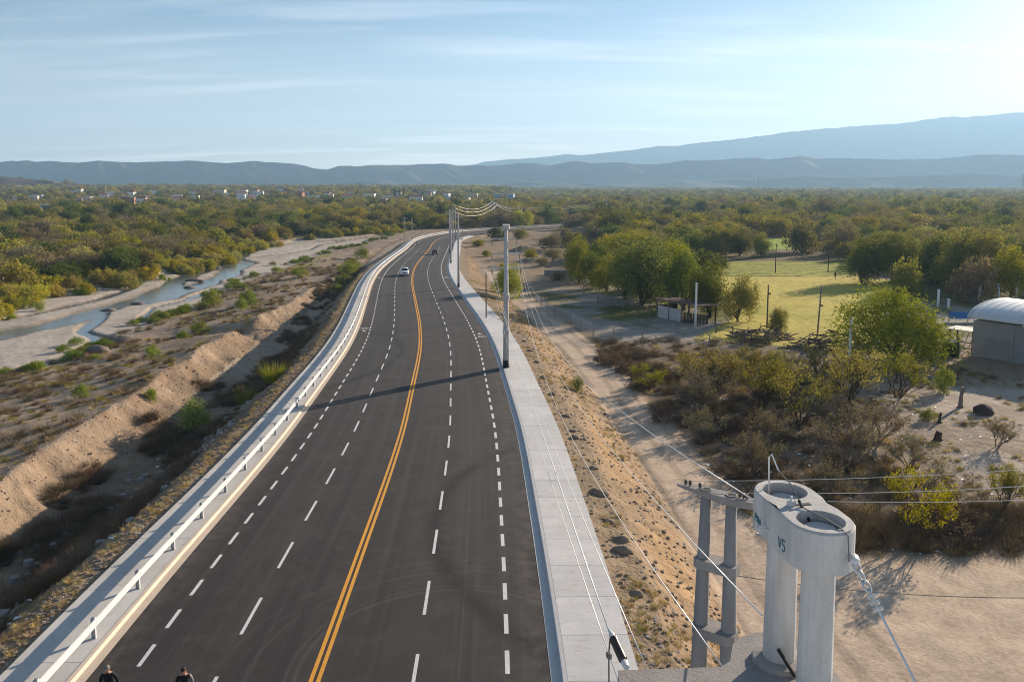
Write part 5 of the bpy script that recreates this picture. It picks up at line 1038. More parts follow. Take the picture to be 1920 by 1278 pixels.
sv = s_of_y(180); pickup(rp(sv, -1.75, .0), heading(sv) + math.pi, (.78, .79, .80), 'white pickup truck driving towards the camera in the left lane')
sv = s_of_y(254); suv(rp(sv, 3.3, .0), heading(sv), (.085, .012, .014), 'dark red car driving away in the right carriageway')
# ------------------------------------------------------------------ people
def person_mat(name, top, low, skin=(.36, .20, .14), sleeve=None):
    t = NT(name); s = t.n('SeparateXYZ'); t.set(s.inputs[0], t.co('Object')); x, y, z = s.outputs
    ax = t.math('ABSOLUTE', x); n = t.noise(t.co('Object'), 14, 3); topc = t.mix(n, tuple(c * .7 for c in top), tuple(c * 1.3 for c in top))
    if sleeve: topc = t.mix(t.math('MULTIPLY', t.math('GREATER_THAN', ax, .185), t.math('GREATER_THAN', x, 0.0)), topc, sleeve)
    lowc = t.mix(n, tuple(c * .8 for c in low), tuple(c * 1.2 for c in low))
    c = t.mix(t.math('GREATER_THAN', z, .93), lowc, topc)
    c = t.mix(t.math('GREATER_THAN', z, 1.475), c, skin)
    hand = t.math('MULTIPLY', t.math('GREATER_THAN', ax, .235), t.math('LESS_THAN', z, .87)); c = t.mix(hand, c, skin)
    shoe = t.math('LESS_THAN', z, .085); c = t.mix(shoe, c, (.03, .03, .03)); return t.done(c, .85)
def person(loc, rz, mat, label, hair, cap=None, lean=.0, stride=.22):
    o = thing('person', label, 'person', loc, rz)
    V = []; E = []; Rd = []
    def v(p, r): V.append(p); Rd.append(r if hasattr(r, '__len__') else (r, r)); return len(V) - 1
    def chain(i, L):
        for p, r in L: j = v(p, r); E.append((i, j)); i = j
        return i
    pel = v((0, 0, .95), (.15, .115)); up = chain(pel, [((0, -.005, 1.12), (.145, .11)), ((0, -.015 - lean, 1.32), (.165, .12)), ((0, -.02 - lean, 1.43), (.12, .09))])
    nk = chain(up, [((0, -.03 - lean * 1.3, 1.50), (.058, .058)), ((0, -.045 - lean * 1.5, 1.555), (.062, .07)), ((0, -.055 - lean * 1.7, 1.62), (.074, .092)), ((0, -.045 - lean * 1.8, 1.69), (.068, .084)), ((0, -.04 - lean * 1.8, 1.725), (.035, .045))])
    for s in (-1, 1):
        f = s * stride
        sh = chain(up, [((s * .175, -.02 - lean, 1.415), (.065, .065)), ((s * .235, .02 + f * .25, 1.16), (.048, .05)), ((s * .262, -.03 + f * .6, .93), (.036, .038)), ((s * .268, -.06 + f * .75, .86), (.024, .036)), ((s * .27, -.075 + f * .85, .80), (.02, .042))])
        base = V[sh]
        for k in range(4): chain(sh, [((base[0] - s * .004, base[1] - .034 + k * .022, base[2] - .045), .0095), ((base[0] - s * .016, base[1] - .034 + k * .021, base[2] - .085 + abs(k - 1.5) * .006), .008)])
        chain(sh - 1, [((base[0] - s * .012, base[1] - .055, base[2] + .03), .012), ((base[0] - s * .02, base[1] - .066, base[2] - .005), .009)])
        chain(pel, [((s * .095, 0, .87), (.095, .1)), ((s * .105, -f * .45 - .02, .50), (.062, .066)), ((s * .11, -f * .8 + .03, .12), (.042, .046)), ((s * .115, -f * .8 - .04, .05), (.04, .04)), ((s * .12, -f * .8 - .13, .035), (.042, .03))])
    me = bpy.data.meshes.new('body'); me.from_pydata(V, E, []); me.materials.append(mat); b = link('body', me, o)
    md = b.modifiers.new('skin', 'SKIN'); md.use_smooth_shade = True
    for i, d in enumerate(me.skin_vertices[0].data): d.radius = Rd[i]; d.use_root = (i == pel)
    sb = b.modifiers.new('sub', 'SUBSURF'); sb.levels = 1; sb.render_levels = 2
    hx = Vector(V[nk - 2])
    def blob(name, c, r, mt, zmin=-1.0, n=12, par=o):
        q = MB(); rings = []
        for i in range(9):
            a = math.pi * i / 8; z = math.cos(a)
            if z < zmin: continue
            rings.append([(c[0] + r[0] * math.sin(a) * math.cos(2 * math.pi * k / n), c[1] + r[1] * math.sin(a) * math.sin(2 * math.pi * k / n), c[2] + r[2] * z) for k in range(n)])
        q.loft(rings); return q.build(name, mt, par, True)
    blob('nose', (hx.x, hx.y - .100, hx.z - .012), (.013, .02, .022), M['skin'], par=o)
    for s in (-1, 1): blob('ear', (s * .077, hx.y + .005, hx.z - .005), (.012, .022, .032), M['skin']); blob('eye', (s * .031, hx.y - .086, hx.z + .018), (.014, .008, .008), M['black'], n=8)
    blob('mouth', (0, hx.y - .088, hx.z - .05), (.024, .008, .006), plain('lips', (.25, .09, .08), .6), n=8)
    if cap:
        cp = blob('cap', (0, hx.y + .012, hx.z + .035), (.088, .108, .095), cap, -.15); q = MB(); q.loft([[(w * .08, hx.y - .09 - d, hx.z + .04 - d * .25 + .006 * t_) for w, d, t_ in ((-1, 0, 0), (-.85, .05, 0), (0, .075, 0), (.85, .05, 0), (1, 0, 0))], [(w * .08, hx.y - .09 - d, hx.z + .055 - d * .25) for w, d, t_ in ((-1, 0, 0), (-.85, .05, 0), (0, .075, 0), (.85, .05, 0), (1, 0, 0))]]); q.build('visor', cap, cp); blob('hair', (0, hx.y + .03, hx.z + .0), (.080, .085, .07), hair, -.4)
    else: blob('hair', (0, hx.y + .022, hx.z + .038), (.085, .10, .088), hair, -.35)
    b2 = MB(); b2.lathe([(.075, 1.455), (.078, 1.50), (.068, 1.515)], 12, (0, -.03 - lean * 1.2, 0)); b2.build('collar', plain('dark_collar', (.012, .012, .014)), o, True)
    return o
hairm = plain('dark_hair', (.018, .012, .010), .7, 0, .3, 30)
person((-12.96, 24.0, .0), .22, person_mat('navy_clothes', (.010, .012, .016), (.02, .022, .03)), 'person in a grey cap and black jacket walking near the left kerb', hairm, plain('grey_cap', (.16, .15, .13), .9), .02)
person((-10.5, 23.93, .0), .35, person_mat('black_clothes', (.010, .010, .013), (.025, .025, .03), sleeve=(.22, .21, .21)), 'dark-haired person in black with a grey sleeve walking on the road', hairm, None, .05)
person((74.5, 182, gz(74.5, 182)), 2.2, person_mat('far_clothes', (.015, .018, .02), (.02, .02, .03)), 'small figure in dark clothes standing on the far side of the field', hairm)
def motorbike(loc, rz):
    o = thing('motorcycle', 'small dark motorcycle with a rider near the left kerb before the bend', 'motorcycle', loc, rz)
    for x in (-.62, .62):
        w = MB(); w.lathe([(.18, -.05), (.28, -.05), (.3, 0), (.28, .05), (.18, .05)], 16, (x, 0, .3), Matrix.Rotation(R(90), 3, 'X')); w.build('wheel', M['tyre'], o, True)
    b = MB(); b.loft([ringx(.45, .06, .7, .9), ringx(.2, .14, .55, .98), ringx(-.1, .12, .5, .86), ringx(-.7, .09, .6, .82)]); b.build('body', paint('bike_paint', (.25, .02, .02)), o, True)
    b = MB(); b.tube([(.62, 0, .3), (.42, 0, 1.0)], .035, 6); b.tube([(.42, -.34, 1.05), (.42, .34, 1.05)], .02, 6); b.build('fork_and_handlebar', M['galv'], o); b = MB(); b.lathe([(.0, -.05), (.09, 0), (.09, .05), (0, .06)], 10, (.52, 0, .88), Matrix.Rotation(R(90), 3, 'Y')); b.build('headlight', M['lamp'], o)
sv = s_of_y(318); hd = heading(sv) + math.pi; motorbike(rp(sv, -5.6, 0), hd)
pr_ = person(rp(sv, -5.6, .05), hd + R(90), person_mat('red_clothes', (.20, .03, .025), (.02, .02, .03)), 'rider in a red jacket on the far motorcycle', hairm, plain('dark_helmet', (.02, .02, .02), .3), .06, .05)
# ------------------------------------------------------------------ barn with the barrel roof, shed, fences
def barn():
    o = thing('barn', 'grey block barn with a white barrel roof at the right edge', 'barn', (54.8, 93.2, gz(55, 93)), R(-56)); W, Ln, H_ = 12.5, 16.0, 4.35
    wm = NT('grey_block_wall'); v = wm.co('Object'); br = wm.n('TexBrick'); wm.set(br.inputs['Vector'], wm.n('Mapping').outputs[0]); mp_ = br.inputs['Vector'].links[0].from_node; wm.set(mp_.inputs[0], v); mp_.inputs['Rotation'].default_value = (R(90), 0, 0)
    br.inputs['Scale'].default_value = 1.0; br.inputs['Brick Width'].default_value = .42; br.inputs['Row Height'].default_value = .21; br.inputs['Mortar Size'].default_value = .012
    br.inputs['Color1'].default_value = (.30, .29, .285, 1); br.inputs['Color2'].default_value = (.25, .245, .245, 1); br.inputs['Mortar'].default_value = (.20, .195, .19, 1)
    blk = wm.done(wm.mix(wm.math('MULTIPLY', wm.rng(wm.noise(v, .8, 5), .35, .7), .4), br.outputs[0], (.36, .33, .30)), .95)
    for nm, c, d in (('front_wall', (Ln / 2, .1, H_ / 2 - .2), (Ln, .2, H_ + .4)), ('side_wall', (.1, W / 2, H_ / 2 - .2), (.2, W - .42, H_ + .4)), ('back_wall', (Ln / 2, W - .1, H_ / 2 - .2), (Ln, .2, H_ + .4)), ('side_wall', (Ln - .1, W / 2, H_ / 2 - .2), (.2, W - .42, H_ + .4))):
        b = MB(); b.box(c, d); b.build(nm, blk, o)
    for x in (4.4, 8.8): b = MB(); b.box((x, -.02, H_ / 2), (.3, .26, H_)); b.build('pillar', blk, o)
    b = MB(); b.box((3.0, -.03, 2.2), (2.6, .27, .18)); b.build('beam', blk, o)
    b = MB(); rings = []
    for u in np.linspace(-.5, Ln + .4, 12):
        rings.append([(u, W / 2 - (W / 2 + .55) * math.cos(a), H_ + .25 + 1.7 * math.sin(a)) for a in np.linspace(0, math.pi, 25)] + [(u, W / 2 - (W / 2 + .5) * math.cos(a), H_ + .19 + 1.65 * math.sin(a)) for a in np.linspace(math.pi, 0, 25)])
    g_ = MB()
    for u in (.1, Ln - .1): P_ = [(u, W / 2 - (W / 2) * math.cos(a), H_ + .18 + 1.6 * math.sin(a)) for a in np.linspace(0, math.pi, 17)]; g_.add(P_, [tuple(range(17))])
    g_.build('gable', M['sheet'], o)
    b.loft(rings); roof = b.build('barrel_roof', M['barnroof'], o, True)
    for u in np.linspace(-.3, Ln + .2, 19):
        b = MB(); b.tube([(u, W / 2 - (W / 2 + .56) * math.cos(a), H_ + .265 + 1.7 * math.sin(a)) for a in np.linspace(0, math.pi, 17)], .03, 4); b.build('roof_rib', M['barnroof'], roof)
    b = MB(); b.box((10, -.35, H_ + .05), (9, .14, .14)); b.build('gutter', M['white'], o)
M['barnroof'] = plain('white_roof_sheet', (.62, .62, .62), .38, .25, .1, .6)
barn()
o = thing('pergola', 'dark timber frame with a sheet awning left of the barn', 'pergola', (53.4, 95.6, gz(53.4, 95.6)), R(-50))
for x, y in ((0, 0), (2.6, 0), (0, 2.4), (2.6, 2.4)): b = MB(); b.box((x, y, 1.3), (.14, .14, 3.0)); b.build('post', M['wood_dark'], o)
b = MB(); b.box((1.3, 1.2, 2.86), (3.1, 2.9, .07)); b.build('awning', M['white'], o)
for z in (.7, 1.4): b = MB(); b.box((1.3, .0, z), (2.5, .06, .12)); b.build('rail', M['wood_dark'], o)
for i in range(4): b = MB(); b.tube([(.1 + .6 * i, 2.4, .1), (.7 + .6 * i, 2.4, 2.2)], .04, 5); b.build('brace', M['wood_dark'], o)
o = thing('tarpaulin_screen', 'blue tarpaulin stretched on posts behind the barn corner', 'tarpaulin', (66.6, 118.5, gz(67, 118.5)), R(-3)); b = MB(); b.box((2.2, 0, 1.0), (5.6, .05, 1.1)); b.build('blue_sheet', plain('blue_liner', (.03, .16, .42), .5), o)
for x in (-.6, 2.2, 5.0): b = MB(); b.tube([(x, .08, -.3), (x, .08, 1.7)], .06, 6); b.build('post', M['wood_dark'], o)
for i, (x, y, lb) in enumerate(((50.3, 94, 'black barrel wrapped in white sheet under the big feathery tree, left one'), (52.4, 93.4, 'black barrel wrapped in white sheet beside the barn, right one'))):
    o = thing('barrel', lb, 'barrel', (x, y, gz(x, y)), i, 'barrels under the feathery tree'); b = MB(); b.lathe([(.85, -.1), (.95, .3), (.95, 1.3), (.8, 1.7), (.3, 1.85)], 16); b.build('drum', M['black'], o, True)
    b = MB(); b.box((.75, -.6, .85), (1.1, .12, 1.5), .8, .8); b.build('white_sheet', M['white'], o); b = MB(); b.lathe([(.82, 1.6), (.6, 1.85), (.2, 1.95), (.0, 1.96)], 12); b.build('cover', M['litter'], o, True)
def shed():
    x0, y0 = 22.9, 124.2; o = thing('shed', 'open whitewashed shed with a sloping sheet roof under dark trees', 'shed', (x0, y0, gz(x0, y0)), math.atan2(119 - 124.2, 25.7 - 22.9) + .0)
    Ln, D = 5.9, 4.0
    for x in (0, 2.9, Ln): b = MB(); b.box((x, 0, 1.35), (.18, .18, 3.3)); b.build('post', M['wood'], o)
    for x in (0, 2.9, Ln + 3): b = MB(); b.box((x, D, 1.2), (.18, .18, 3.0)); b.build('post', M['wood_dark'], o)
    n = 11
    for i in range(n): b = MB(); b.box((.22 + (Ln - .44) * (i + .5) / n, .02, .95), ((Ln - .44) / n - .02, .05, 1.95 + .06 * random.random())); b.build('plank', M['oldwhite'], o)
    b = MB(); b.box((.0, D / 2, .9), (.06, D - .3, 2.0)); b.build('side_wall', M['wood_dark'], o)
    b = MB(); b.box((Ln / 2 + 1.6, D / 2, 2.92), (Ln + 4.0, D + 1.0, .07), M=Matrix.Rotation(-.06, 3, 'X')); b.build('roof', M['rust'], o)
    b = MB(); b.box((Ln / 2, 0, 2.85), (Ln + .3, .12, .14)); b.build('beam', M['wood'], o)
    for i in range(8): b = MB(); b.box((Ln + .35 + .42 * i, .3 + .25 * i, .75), (.38, .05, 1.6), .54); b.build('board', M['wood_dark'], o)
M['oldwhite'] = plain('worn_whitewash', (.46, .45, .44), .9, 0, .35, 1.6)
M['rust'] = plain('rusted_sheet', (.16, .10, .085), .8, .1, .4, 2)
shed()
def rail_fence(P, label):
    o = thing('rail_fence', label, 'fence', (*P[0], gz(*P[0])))
    for i, p in enumerate(P):
        q = (p[0] - P[0][0], p[1] - P[0][1], gz(*p) - gz(*P[0])); b = MB(); b.tube([(q[0], q[1], q[2] - .3), (q[0], q[1], q[2] + 1.5)], .1, 6); b.build('post', M['wood'], o)
        if i:
            for z in (.6, 1.2): b = MB(); b.tube([(q0[0], q0[1], q0[2] + z), (q[0], q[1], q[2] + z + .08)], .06, 5); b.build('rail', M['wood'], o)
        q0 = q
rail_fence([(15.2, 139), (17.2, 134.5), (18.6, 131), (20.6, 128.5), (22.4, 125.8)], 'wooden rail fence in the shade left of the shed')
FP = [(3.0, 160), (3.8, 150), (4.4, 141), (4.94, 133.3), (5.76, 128.5), (6.69, 123.8), (8.9, 118.3), (9.9, 111.8), (11, 106.3), (13.3, 102.5), (16.6, 99.5), (20.5, 98.5), (24.4, 96.8), (27.2, 92.3), (31.5, 90.5), (33.6, 87.8), (38.5, 85.0), (44, 81)]
def wire_fence():
    o = thing('wire_fence', 'wire mesh fence on bent concrete posts along the yard', 'fence', (0, 0, 0)); Z = [gz(*p) for p in FP]
    pb = MB(); pb.tube([(0, 0, -.3), (0, 0, 1.75), (-.12, -.12, 2.1)], [.075, .065, .055], 6); pmesh = pb.mesh('post', M['post'])
    for p, z in zip(FP, Z): link('post', pmesh, o, (*p, z))
    for s in (-1, 1): b = MB(); b.tube([(16.6, 99.5, Z[10] + 1.2), (16.6 + s * 1.1, 99.5 + s * .2, Z[10] - .1)], .06, 6); b.build('brace', M['post'], o)
    for h in (.25, .85, 1.45, 1.75):
        b = MB(); b.tube([(*p, z + h) for p, z in zip(FP, Z)], .012, 4); b.build('wire', M['wire'], o)
    # mesh panels on the spans that still have their netting
    for i in (2, 3, 4, 5, 6, 7, 8):
        b = MB(); (x0, y0), (x1, y1) = FP[i], FP[i + 1]; L_ = math.hypot(x1 - x0, y1 - y0); n = int(L_ / .35); hh = 1.7
        for k in range(-5, n):
            for sg in (1, -1):
                u0, u1 = k * .35, k * .35 + hh; t0, t1 = max(u0, 0), min(u1, L_)
                if t1 <= t0: continue
                z0, z1 = t0 - u0, t1 - u0
                if sg < 0: z0, z1 = hh - z0, hh - z1
                P = lambda u, z: (x0 + (x1 - x0) * u / L_, y0 + (y1 - y0) * u / L_, Z[i] + (Z[i + 1] - Z[i]) * u / L_ + .05 + z)
                b.tube([P(t0, z0), P(t1, z1)], .007, 3, False)
        b.build('mesh_panel', M['wire'], o)
wire_fence()
def wood_pile(x, y, rx, ry, h, n, label, mats, lens, seed, thick):
    rr = random.Random(seed); o = thing('timber_pile', label, 'timber pile', (x, y, gz(x, y))); ms = []
    for k in range(6):
        b = MB(); L_ = lens * rr.uniform(.6, 1.2); P = [(-L_ / 2, 0, 0), (-L_ / 6, rr.uniform(-.18, .18), rr.uniform(-.1, .1)), (L_ / 5, rr.uniform(-.18, .18), rr.uniform(-.1, .1)), (L_ / 2, 0, 0)]; t_ = thick * rr.uniform(.6, 1.3)
        b.tube(P, [t_, t_ * .9, t_ * .75, t_ * .5], 6)
        if k % 2: b.tube([P[2], (P[2][0] + .5, P[2][1] + .5, .35)], [t_ * .5, t_ * .2], 4)
        ms.append(b.mesh('log', M[mats[k % len(mats)]], True))
    for i in range(n):
        a, q = rr.uniform(0, 6.28), math.sqrt(rr.random()); px_, py_ = math.cos(a) * q * rx, math.sin(a) * q * ry; z = h * (1 - q * q) * rr.uniform(.1, 1) + .1
        l_ = link('log', ms[i % 6], o, (px_, py_, z)); l_.rotation_euler = (0, rr.uniform(-.35, .35), rr.gauss(.3, .9)); s = rr.uniform(.6, 1.15); l_.scale = (s, s, s)
wood_pile(40.3, 98.5, 5.0, 2.6, 2.2, 120, 'dark heap of tangled cut branches in front of the leaning post', ('wood_dark', 'wood', 'bark'), 3.6, 1, .085)
wood_pile(33.8, 106, 4.2, 3.0, 1.5, 80, 'stack of pale planks and logs beside the small sapling', ('wood', 'bark_grey', 'wood_dark'), 2.6, 2, .11)
rail_fence([(28.5, 109.5), (30.0, 106.5), (31.8, 104.0), (33.5, 102.0), (35.2, 103.4)], 'rough timber corral fence in front of the plank stack')
def stump(x, y, h, r, label, mat, arm=0):
    o = thing('tree_stump', label, 'stump', (x, y, gz(x, y))); b = MB(); b.tube([(0, 0, -.3), (.03, .02, h * .5), (.12, -.04, h)], [r * 1.4, r, r * .85], 8); b.build('trunk', M[mat], o)
    if arm: b = MB(); b.tube([(.05, 0, h * .6), (.35, .1, h * .8), (.4, .1, h * 1.05)], [r * .6, r * .5, r * .3], 6); b.build('branch', M[mat], o)
    b = MB(); [b.tube([(0, 0, .1), (.5 * math.cos(a), .5 * math.sin(a), -.15)], [r, r * .3], 5) for a in (0, 1.6, 3.1, 4.6)]; b.build('roots', M[mat], o)
stump(40.9, 70.8, 1.9, .16, 'tall bare stump standing in the clearing', 'bark_grey', 1); stump(33.6, 61, .75, .26, 'charred black stump in the middle of the clearing', 'wood_dark', 0); stump(36.3, 65.8, .9, .11, 'short forked stump beside the tiny sapling', 'bark')
def boulder(x, y, rx, ry, rz, label, mat='rock', seed=0, name='boulder', grp=None, cat='rock'):
    r = np.random.default_rng(seed); n1_, n2_ = 10, 14; V = []
    for i in range(n1_):
        a = math.pi * i / (n1_ - 1)
        for k in range(n2_):
            q = 2 * math.pi * k / n2_; V.append((math.sin(a) * math.cos(q), math.sin(a) * math.sin(q), math.cos(a)))
    V = np.array(V); nn = fbm(V[:, 0] * 3 + seed, V[:, 1] * 3 + V[:, 2] * 2, 1.5, 3, seed); V = V * (1 + .35 * nn)[:, None] * np.array([rx, ry, rz]); F = [(i * n2_ + k, i * n2_ + (k + 1) % n2_, (i + 1) * n2_ + (k + 1) % n2_, (i + 1) * n2_ + k) for i in range(n1_ - 1) for k in range(n2_)]
    o = link(name, np_mesh(name, V, np.array(F)[:, ::-1], M[mat], False), None, (x, y, max(gz(x, y), -8.2) + rz * .15)); return tag(o, label, cat, grp)
boulder(41.9, 68.8, .9, .8, .7, 'dark round earth clump in the clearing right of the tall stump', 'wood_dark', 5)
for i, (x, y, rx, lb) in enumerate(((-81, 158, 1.6, 'dark rock in the river just below the fork'), (-79.4, 166.5, 1.3, 'small dark island rock at the river fork'), (-82.5, 205, 2.2, 'low rock island in the wide pool'), (-79, 193, 1.5, 'rock beside the sandbar above the fork'), (-66, 122, .9, 'rock on the bank of the narrow side channel'), (-90, 240, 1.7, 'dark rock at the head of the pool'), (-61, 121, 2.4, 'grey boulder on the near bank of the narrow channel'), (-60, 113, 1.6, 'boulder at the near end of the narrow channel'))): boulder(x, y, rx, rx * .7, .45 if i < 6 else .9, lb, 'rock', 20 + i, grp='rocks along the river')
o = tag(MB().box((16, 190.5, -4.2), (16.5, .5, 1.5), R(4)).build('low_wall', M['conc_grey']), 'low grey concrete wall behind the bare yard', 'wall')
# small earth piles in a row on the right shoulder
random.seed(9)
for i, (y, dd, s) in enumerate(((31.5, 12.2, .32), (35.6, 12.3, .5), (37.0, 12.5, .42), (39.2, 12.2, .3), (43.2, 12.3, .62), (47.5, 12.6, .3), (53.5, 12.2, .34), (55.5, 12.3, .3), (59, 12.3, .38), (66, 12.1, .36), (72.5, 12.0, .4), (80, 12.3, .34), (86, 12.2, .36), (92, 12.3, .3), (98, 12.4, .3))):
    p = rp(s_of_y(y), dd); boulder(p[0], p[1], s * 1.0, s * .75, s * .5, 'small earth pile beside the right walkway, %s from the camera' % ORDN[i], 'clod', 60 + i, 'earth_pile', 'earth piles along the right walkway', 'earth pile')
# ------------------------------------------------------------------ loose cover: tufts, stones, brush, litter
def road_spots(n, d0, d1, y0, y1, bias=1.6):
    y = y0 + (y1 - y0) * rg.uniform(size=n) ** bias; d = rg.uniform(d0, d1, n); s = np.interp(y, CL[:330, 1], CS[:330])
    return np.stack([np.interp(s, CS, CL[:, 0]) + np.interp(s, CS, CN[:, 0]) * d, np.interp(s, CS, CL[:, 1]) + np.interp(s, CS, CN[:, 1]) * d], 1)
def cover(name, label, P, kinds, smin, smax, lift=0.0, zs=1.0):
    s = rg.uniform(smin, smax, len(P)); return scatter(name, label, P, land(P[:, 0], P[:, 1], False), np.stack([s, s, s * zs], 1), rg.integers(0, len(kinds), len(P)), kinds, lift=lift)
tuft = [tuft_mesh('tuft', 500 + i, 90, .42, M['l_straw'], .5, .8, .012) for i in range(3)]; tuftg = [tuft_mesh('tuft', 510 + i, 80, .4, M['l_olive'], .5, .8, .014) for i in range(2)]
brushk = [tuft_mesh('brush', 520 + i, 150, .6, M['l_brush'], .8, 1.1, .014) for i in range(3)]
def stone_mesh(seed, flat):
    r = np.random.default_rng(seed); b = MB(); P = [(math.cos(a) * r.uniform(.35, .6), math.sin(a) * r.uniform(.35, .6)) for a in np.linspace(0, 6.28, 7, endpoint=False)]; b.prism(P, -.2 * flat, .35 * flat, .72); return b.mesh('stone', M['rubble'])
stones = [stone_mesh(530 + i, .9 if i % 2 else .5) for i in range(4)]; clods = []
for i in range(3): q = stone_mesh(540 + i, 1.1); q.materials[0] = M['clod']; clods.append(q)
cover('dry_grass', 'dry straw tufts on the left shoulder and embankment', road_spots(1000, -12.9, -11.3, 24, 190), tuft, .18, .6)
P = road_spots(3600, -21, -14.6, 26, 230); P = P[fbm(P[:, 0], P[:, 1], 5, 3, 300) > -.1]; cover('dry_brush', 'dark dry brush covering the shaded embankment', P, brushk, .4, 1.2)
P = road_spots(1500, -26.5, -18.5, 26, 95, 1.2); P = P[fbm(P[:, 0], P[:, 1], 5, 3, 305) > -.05]; cover('dry_brush', 'dark dead brush on the floor of the shaded ditch', P, brushk, .5, 1.5)
P = road_spots(2600, 11.4, 17.2, 24, 170); P = P[fbm(P[:, 0], P[:, 1], 4, 3, 310) > .0]; cover('dry_grass', 'straw tufts scattered over the orange right embankment', P, tuft + tuft + tuftg[:1], .2, .6)
P = np.concatenate([road_spots(1700, 11.3, 17, 24, 130), road_spots(1800, -12.6, -10.95, 24, 120)]); yq = rg.uniform(35, 150, 1500); P = np.concatenate([P, np.stack([np.interp(yq, XC[:, 1], XC[:, 0]) + rg.uniform(-2, 5, 1500), yq], 1)]); cover('clods', 'earth clods and stones on the shoulders and the cut bank', P, clods + stones[:1], .05, .24)
P = np.stack([rg.uniform(9, 40, 1150), rg.uniform(41, 104, 1150)], 1); d_, _z = road_dist(P[:, 0], P[:, 1]); w = (d_ > 22.5 + 1.5 * fbm(P[:, 0], P[:, 1], 5, 2, 320)) & (P[:, 0] < 26 + .18 * (P[:, 1] - 45) + 5 * fbm(P[:, 0], P[:, 1], 8, 2, 321)); P = np.concatenate([P[w], np.stack([rg.uniform(18, 40, 260), rg.uniform(41.5, 48, 260)], 1)]); cover('dry_brush', 'low brown brush and dead grass under the thorn thicket', P, brushk + tuft[:1], .5, 1.5)
P = np.stack([rg.uniform(24, 60, 2600), rg.uniform(42, 92, 2600)], 1); P = P[fbm(P[:, 0], P[:, 1], 6, 3, 330) > .15]; cover('dry_brush', 'scattered dry weeds over the pale clearing', P, brushk[:1] + tuft + tuftg, .3, .9)
P = np.stack([rg.uniform(-66, -34, 3400), rg.uniform(45, 260, 3400) ], 1); xc_ = np.interp(P[:, 1], XC[:, 1], XC[:, 0]); P = P[(P[:, 0] < xc_ - .5) & (fbm(P[:, 0], P[:, 1], 7, 3, 340) > -.05)]; cover('dry_grass', 'dry grass and weeds on the terrace above the river', P, brushk[:2] + tuft[:1] + tuftg, .5, 1.5)
xb_ = None; yy_ = rg.uniform(95, 420, 900); P = np.stack([np.interp(yy_, XB[:, 1], XB[:, 0]) + rg.normal(0, 2.6, 900) + 1, yy_], 1); P = P[fbm(P[:, 0], P[:, 1], 12, 2, 350) > -.15]; cover('bank_shrubs', 'bright low growth along the far river bank', P, [PROTO['bush1'][1], PROTO['bush0'][1], PROTO['yellow0'][1]], .3, .75)
yy_ = rg.uniform(95, 400, 700); P = np.stack([np.interp(yy_, XN[:, 1], XN[:, 0]) + rg.normal(0, 2.2, 700), yy_], 1); P = P[fbm(P[:, 0], P[:, 1], 12, 2, 351) > .0]; cover('bank_grass', 'yellow-green grass along the near river bank', P, tuftg + [PROTO['bush1'][1]], .5, 1.1, 0, .6)
P = np.concatenate([np.stack([rg.normal(-26.6, 1.6, 420), rg.normal(43, 3.5, 420)], 1), np.stack([rg.normal(-27.3, 1.4, 260), rg.normal(53, 2.5, 260)], 1), np.stack([rg.normal(-27, 1.6, 110), rg.normal(62, 4, 110)], 1)]); cover('rubble', 'heap of broken grey stone slabs in the shaded ditch', P, stones, .25, .8, .03)
P = np.concatenate([np.stack([rg.uniform(14, 40, 420), rg.uniform(41, 75, 420)], 1), road_spots(260, -22, -13, 26, 150)]); lit = MB(); lit.add([(0, 0, .02), (.5, .1, .12), (.6, .5, .05), (.1, .45, .16)], [(0, 1, 2, 3)]); cover('litter', 'bits of white plastic litter among the brush', P, [lit.mesh('litter', M['litter'])], .15, .6)
# ------------------------------------------------------------------ the town: houses, masts, cypresses
WALL = {'cream': 'cream', 'white': 'white', 'brick': 'brick', 'blue': 'bluesheet'}; WORD = {'cream': 'cream', 'white': 'white', 'brick': 'brick-red', 'blue': 'pale blue'}
HO = sorted(range(len(HOUSE)), key=lambda i: HOUSE[i][0] / HOUSE[i][1]); RANK = {}
for i in HO: RANK.setdefault((HOUSE[i][5], HOUSE[i][6]), []).append(i)
ORD = ['first', 'second', 'third', 'fourth', 'fifth', 'sixth', 'seventh', 'eighth', 'ninth', 'tenth', 'eleventh', 'twelfth', 'thirteenth', 'fourteenth', 'fifteenth', 'sixteenth', 'seventeenth', 'eighteenth', 'nineteenth', 'twentieth', 'twenty-first', 'twenty-second', 'twenty-third', 'twenty-fourth', 'twenty-fifth', 'twenty-sixth', 'twenty-seventh', 'twenty-eighth', 'twenty-ninth', 'thirtieth', 'thirty-first', 'thirty-second', 'thirty-third', 'thirty-fourth', 'thirty-fifth', 'thirty-sixth', 'thirty-seventh', 'thirty-eighth', 'thirty-ninth', 'fortieth']
